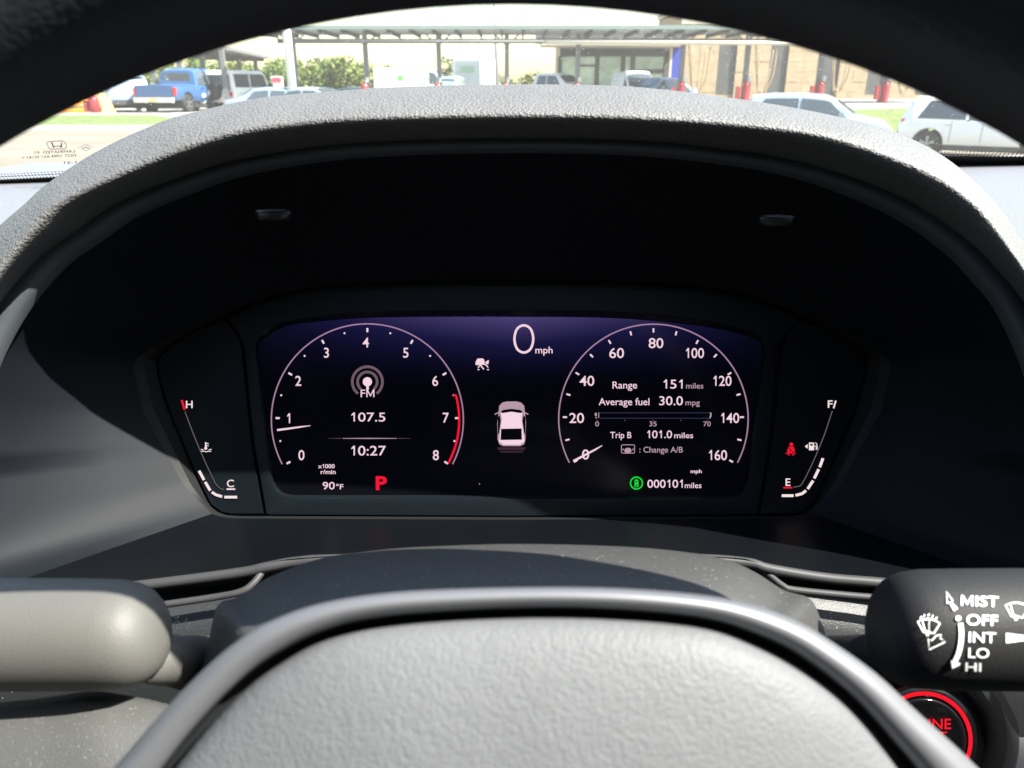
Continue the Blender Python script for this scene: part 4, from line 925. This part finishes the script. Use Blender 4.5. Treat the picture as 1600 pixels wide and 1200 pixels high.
text('E', 'gauge_letter', mpod, E_bar, podR, left=1227.5, right=1235, base=759, h=11.5, off=.012)
strokes('letter_underline', [('s', [(1224, 762), (1238, 762)], 2.4)], mpod, E_red, podR, 2)
for a in ([(1286, 716), (1280.8, 730)], [(1279.3, 733.2), (1272.3, 747.5)], [(1270.5, 751), (1262, 764)], [(1259.5, 766.5), (1253, 771.5), (1243, 774)], [(1240, 774.5), (1221.5, 774.5)]):
    strokes('level_bar', [('s', a, 4.2)], mpod, E_bar, podR, 2)

# ---- lower dash: trim bars, fascia, knee panel
low = empty('lower_dash', tuple(P(800, 1000, .32)), 'dark lower dash trim with two curved ledges under the cluster', 'dash trim')
def bar(pts, r, name, m, par): V, F = tube_vf([P(*q) for q in catmull(pts, 8)], r, 12); return part(name, V, F, m, par)
bar([(-100, 935, .302), (0, 933, .303), (105, 926, .304), (210, 916, .305), (367, 896, .306), (417, 886, .306), (462, 878, .307), (530, 874, .307), (800, 871, .308), (1070, 873, .307), (1165, 879, .307), (1203, 889, .306), (1290, 903, .306), (1393, 912, .305), (1600, 932, .303), (1700, 936, .302)], .0021, 'upper_ledge', M_bar, low)
bar([(-60, 984, .296), (100, 967, .298), (240, 947, .300), (330, 934, .301), (375, 925, .301), (396, 911, .303), (412, 890, .307)], .0014, 'lower_ledge', M_bar, low)
bar([(1195, 893, .307), (1222, 915, .303), (1243, 922, .302), (1333, 931, .301), (1400, 936, .300), (1560, 950, .297)], .0014, 'lower_ledge', M_bar, low)
rows = []
for dy, d in ((8, .3085), (22, .318), (38, .310), (90, .306), (170, .308), (330, .33)):
    rows.append([P(x, y + dy, d) for x, y in [(-300, 940), (-100, 935), (0, 930), (210, 912), (367, 893), (462, 876), (800, 868), (1165, 876), (1203, 886), (1393, 909), (1600, 929), (1900, 940)]])
V, F = loft(rows); part('fascia', V, F, M_fascia, low, auto=60)
knee = []
tops = [(-420, 1150), (-150, 1118), (0, 1098), (70, 1090), (143, 1080), (200, 1087), (262, 1100), (330, 1125), (420, 1160)]
tt = catmull(tops, 4)
for dy, d in ((26, .235), (5, .212), (0, .206), (10, .2015), (80, .191), (220, .185), (500, .19)):
    knee.append([P(x, y + dy, d) for x, y in tt])
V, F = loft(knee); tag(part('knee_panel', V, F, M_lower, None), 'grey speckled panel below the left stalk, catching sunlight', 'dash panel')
rp = []
for dy, d in ((0, .325), (30, .318), (120, .312), (300, .31), (600, .32)):
    rp.append([P(x, 1060 + .06*(x-1300) + dy, d) for x in np.linspace(1180, 2100, 16)])
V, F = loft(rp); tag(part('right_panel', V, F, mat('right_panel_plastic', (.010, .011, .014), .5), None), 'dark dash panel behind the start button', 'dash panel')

# ---- start button
bt = empty('start_button', tuple(P(1443, 1157, .30)), 'round black engine start button with glowing red ring', 'button')
def disc_rows(cx, cy, spec_, n=64): return [[P(cx + r*math.cos(q), cy - r*math.sin(q), d) for q in np.linspace(0, 2*PI, n+1)[:-1]] for r, d in spec_]
V, F = loft(disc_rows(1443, 1157, [(150, .312), (138, .303), (122, .2995), (108, .2985), (98, .3000), (84, .3012)]), closed=True); part('bezel', V, F, M_gloss, bt)
V, F = loft(disc_rows(1443, 1157, [(84, .3012), (77.5, .3000), (69.8, .3000), (68, .3008)]), closed=True); part('ring_seat', V, F, M_gloss, bt)
V, F = loft(disc_rows(1443, 1157, [(76.8, .2998), (75, .2994), (72, .2994), (70.4, .2998)]), closed=True); part('lit_ring', V, F, E_btn, bt)
V, F = loft(disc_rows(1443, 1157, [(68, .3008), (66, .2992), (63, .2986), (58, .2990), (30, .2995), (1, .2996)]), closed=True); part('cap', V, F, M_gloss, bt)
def mbtn(px, py, lift=1): return P(px, py, .2984 - .0002*lift)
text('ENGINE', 'button_text', mbtn, E_btn, bt, left=1402, right=1486, base=1139, h=16, off=.012)
text('START', 'button_text', mbtn, E_btn, bt, left=1408, right=1480, base=1158, h=15, off=.012)
text('STOP', 'button_text', mbtn, E_btn, bt, left=1415, right=1473, base=1180, h=15, off=.012)

# ---- steering column cover
col = empty('column_cover', tuple(P(800, 950, .2)), 'dusty grey plastic steering column cover behind the wheel hub', 'column cover')
ShP = [(300, 1130), (312, 1055), (326, 1000), (340, 946), (366, 935), (395, 920), (420, 902), (500, 873), (580, 861), (650, 855), (800, 850), (950, 853), (1040, 859), (1105, 868), (1150, 880), (1185, 897), (1225, 922), (1265, 935), (1281, 965), (1291, 1000), (1296, 1100)]
CX2, CY2 = 800, 1500
fSh = polar(ShP, CX2, CY2, closed=False, m=6)
THs = np.linspace(math.radians(38), math.radians(143), 150)
def p2_(fn, th, k, d): r = fn(th)*k; return P(CX2 + r*math.cos(th), CY2 - r*math.sin(th), d)
rows = [[p2_(fSh, th, k, d) for th in THs] for k, d in ((.90, .262), (.97, .242), (.993, .232), (1.0, .2245), (.994, .216), (.975, .207), (.945, .200), (.90, .190), (.80, .180), (.70, .176))]
V, F = loft(rows, flip=True); part('upper_shell', V, F, M_shroud, col, auto=50)

# ---- stalks
def stalk(cy, d0, prof, name, m, label, tilt=0):
    o = empty(name, tuple(P(800 + (0), cy, d0)), label, 'stalk')
    c = P(800, cy, d0); rows = []
    # the lever runs crosswise; n sides
    for px, r, dyv in prof:
        cc = c + RT * ((px - 800)/1200*d0) - UP * (dyv/1200*d0)
        rows.append([cc + (UP*math.cos(q) + FW*math.sin(q)) * (r/1200*d0) for q in np.linspace(0, 2*PI, 41)[:-1]])
    V, F = loft(rows, closed=True); part('lever', V, F, m, o, auto=60)
    return o
d0 = .20
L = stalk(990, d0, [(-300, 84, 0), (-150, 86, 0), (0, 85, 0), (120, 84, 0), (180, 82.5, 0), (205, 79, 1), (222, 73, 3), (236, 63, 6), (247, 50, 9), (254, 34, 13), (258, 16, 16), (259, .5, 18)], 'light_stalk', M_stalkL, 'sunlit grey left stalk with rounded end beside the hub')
V, F = tube_vf([P(215, 1026, .203), P(250, 1030, .210), P(275, 1033, .222), P(300, 1036, .245), P(330, 1038, .27)], [.0055, .0068, .0070, .0085, .010], 18); part('neck', V, F, M_stalkL, L)
m = MB()
for k in range(9):   # lint caught on the neck
    c = Vector((random.gauss(281, 10), random.gauss(985, 9) , 0)); c.y = min(c.y, 1002)
    a = random.uniform(0, PI); l = random.uniform(8, 20)
    m.add(*tube_vf([P(c.x, c.y, .212), P(c.x + l*.5*math.cos(a), c.y - l*.6*math.sin(a) - 1, .2125), P(c.x + l*math.cos(a + .4), c.y - l*math.sin(a + .4), .213)], .00005, 4))
m.build('lint', mat('lint_fibre', (.55, .52, .45), .9), L)
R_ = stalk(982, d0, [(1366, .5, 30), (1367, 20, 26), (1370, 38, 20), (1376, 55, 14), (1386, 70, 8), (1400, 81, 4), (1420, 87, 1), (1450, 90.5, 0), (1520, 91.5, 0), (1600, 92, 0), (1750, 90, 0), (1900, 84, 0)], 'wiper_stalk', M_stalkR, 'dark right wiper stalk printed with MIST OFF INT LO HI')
V, F = tube_vf([P(1400, 1030, .21), P(1340, 1040, .235), P(1290, 1045, .27)], [.007, .009, .011], 18); part('neck', V, F, M_stalkR, R_)
yc = (600 - 982)/1200*d0; rc = 91.6/1200*d0
def mst(px, py, lift=1):
    px, py = float(px), float(py)
    v = (600 - py)/1200; a = v*v + 1; b = -2*(v*yc + d0); c = yc*yc + d0*d0 - (rc + .00018*lift)**2
    tt = (-b - math.sqrt(max(b*b - 4*a*c, 0))) / (2*a)
    X = (px - 800)/1200 * d0
    return CAM + FW*tt + UP*v*tt + RT*((px - 800)/1200*tt)
for s, l, r, b, h in (('MIST', 1501.5, 1560, 947, 16), ('OFF', 1510, 1559, 977, 16.5), ('INT', 1513.5, 1556, 1004, 16.5), ('LO', 1513, 1545.5, 1028, 15.5), ('HI', 1508.5, 1533, 1049, 13.5)):
    text(s, 'print', mst, M_white, R_, left=l, right=r, base=b, h=h, off=.009, rot=.03)
strokes('arrow_print', [('s', [(1479, 924), (1489, 939), (1485.5, 940.5), (1496, 951), (1491, 954), (1484, 941), (1480.5, 943)], 1.6, True)], mst, M_white, R_)
strokes('dot_print', [('f', circ(1497.5, 966, 4.2, 14))], mst, M_white, R_)
arc_ = catmull([(1501, 974), (1502.5, 990), (1501, 1008), (1497.5, 1022), (1492, 1034)], 6)
strokes('arc_print', [('s', arc_, 7.5), ('f', [(1486, 1032), (1488, 1045), (1499, 1040), (1501, 1036)])], mst, M_white, R_)
def wiper_icon(cx, cy, k): 
    q = lambda x, y: (cx + x*k, cy + y*k)
    return [('s', [q(-17, -8), q(-9, -11), q(0, -12), q(9, -10), q(18, -5), q(8, 11), q(0, 8), q(-8, 9)], 1.8, True), ('s', [q(-10, -10), q(-5, 8), q(-2, 15)], 1.5), ('s', [q(-5, 5), q(0, 14), q(3, 9)], 1.5)]
sp1 = [('s', [(1446 + dx, 966 + dy), (1446 + dx + 2, 962 + dy)], 1.5) for dx, dy in ((-8, 1), (-3, -2), (4, -3), (10, -1), (16, 2), (1, 3), (7, 4))] + [('s', [(1451, 972 + 4*k), (1452.5, 974 + 4*k)], 1.4) for k in range(4)]
strokes('washer_print', wiper_icon(1451, 979, 1.0) + sp1, mst, M_white, R_)
strokes('arrow_print', [('s', [(1452, 1015), (1450.5, 998), (1456, 1001), (1463, 993), (1471, 992), (1469, 997), (1477, 1003)], 1.8, True)], mst, M_white, R_)
strokes('wiper_print', wiper_icon(1589, 954, 1.05), mst, M_white, R_)
strokes('taper_print', [('f', [(1572, 989), (1618, 995), (1618, 999), (1572, 1005)])], mst, M_white, R_)

# ---- steering wheel
WC = P(800, 1629, .118)
wheel_ = empty('steering_wheel', tuple(WC), 'black leather steering wheel close up with satin edged hub', 'steering wheel')
RM, rm = .1785, .0165
rows = []
for q in np.linspace(0, 2*PI, 161)[:-1]:
    c = RT*math.cos(q) + UP*math.sin(q)
    rows.append([WC + c*(RM + rm*math.cos(s)*1.05) + FW*rm*math.sin(s) for s in np.linspace(0, 2*PI, 25)[:-1]])
rows.append(rows[0]); V, F = loft(rows, closed=True); part('rim', V, F, M_rim, wheel_)
for s in (-1, 1):   # spokes at three and nine o'clock
    V, F = tube_vf([WC + RT*s*.07 - UP*.005, WC + RT*s*.12 - UP*.004, WC + RT*s*.165], [.022, .017, .015], 16); part('spoke', V, F, M_black, wheel_)
V, F = tube_vf([WC - UP*.06, WC - UP*.12, WC - UP*.165], [.02, .016, .014], 16); part('spoke', V, F, M_black, wheel_)
bottom = [(1640, 1450), (1600, 1720), (1350, 2050), (800, 2180), (250, 2050), (0, 1720), (-30, 1450)]
Ro = [(60, 1300), (120, 1262), (180, 1197), (245, 1122), (310, 1054), (362, 1008), (417, 973), (500, 943), (620, 925), (800, 918), (960, 919), (1100, 930), (1183, 947), (1250, 973), (1300, 1003), (1367, 1051), (1433, 1112), (1523, 1195), (1600, 1285)] + bottom
def inset(pts, k): return [(800 + (x-800)*k, 1560 + (y-1560)*k) for x, y in pts]
Ri = [(150, 1340), (195, 1280), (250, 1203), (303, 1136), (360, 1076), (417, 1029), (500, 986), (600, 962), (800, 949), (960, 951), (1100, 965), (1183, 990), (1250, 1023), (1333, 1088), (1400, 1162), (1435, 1203), (1500, 1290)] + inset(bottom, .92)
Rp = [(170, 1350), (212, 1290), (266, 1210), (320, 1143), (372, 1088), (428, 1044), (510, 1000), (620, 976), (800, 964), (960, 966), (1100, 979), (1183, 1008), (1262, 1051), (1333, 1108), (1395, 1185), (1460, 1290)] + inset(bottom, .89)
fo, fi, fp = [polar(q, 800, 1500, m=8) for q in (Ro, Ri, Rp)]
TW = np.linspace(-PI, PI, 361)[:-1]
def hp(fn, k, d): return [P(800 + fn(t_)*k*math.cos(t_), 1500 - fn(t_)*k*math.sin(t_), d) for t_ in TW]
V, F = loft([hp(fo, .985, .150), hp(fo, 1.0, .1285), hp(fo, .996, .1245), hp(mixr(fo, fi, .3), 1, .1216), hp(mixr(fo, fi, .65), 1, .1214), hp(mixr(fo, fi, .95), 1, .1228), hp(fi, 1, .1245), hp(fi, .998, .130)], closed=True)
part('trim_ring', V, F, M_chrome, wheel_)
V, F = loft([hp(fi, .998, .1285), hp(mixr(fi, fp, .5), 1, .1315), hp(fp, .995, .1305)], closed=True); part('shadow_gap', V, F, M_black, wheel_)
pr = [(1.0, .1300), (1.0, .1262), (.994, .1240), (.98, .1222), (.955, .1208), (.90, .1192), (.8, .1172), (.65, .1152), (.45, .1135), (.2, .1125), (.002, .1122)]
V, F = loft([hp(fp, k, d) for k, d in pr], closed=True); part('airbag_cover', V, F, M_pad, wheel_)
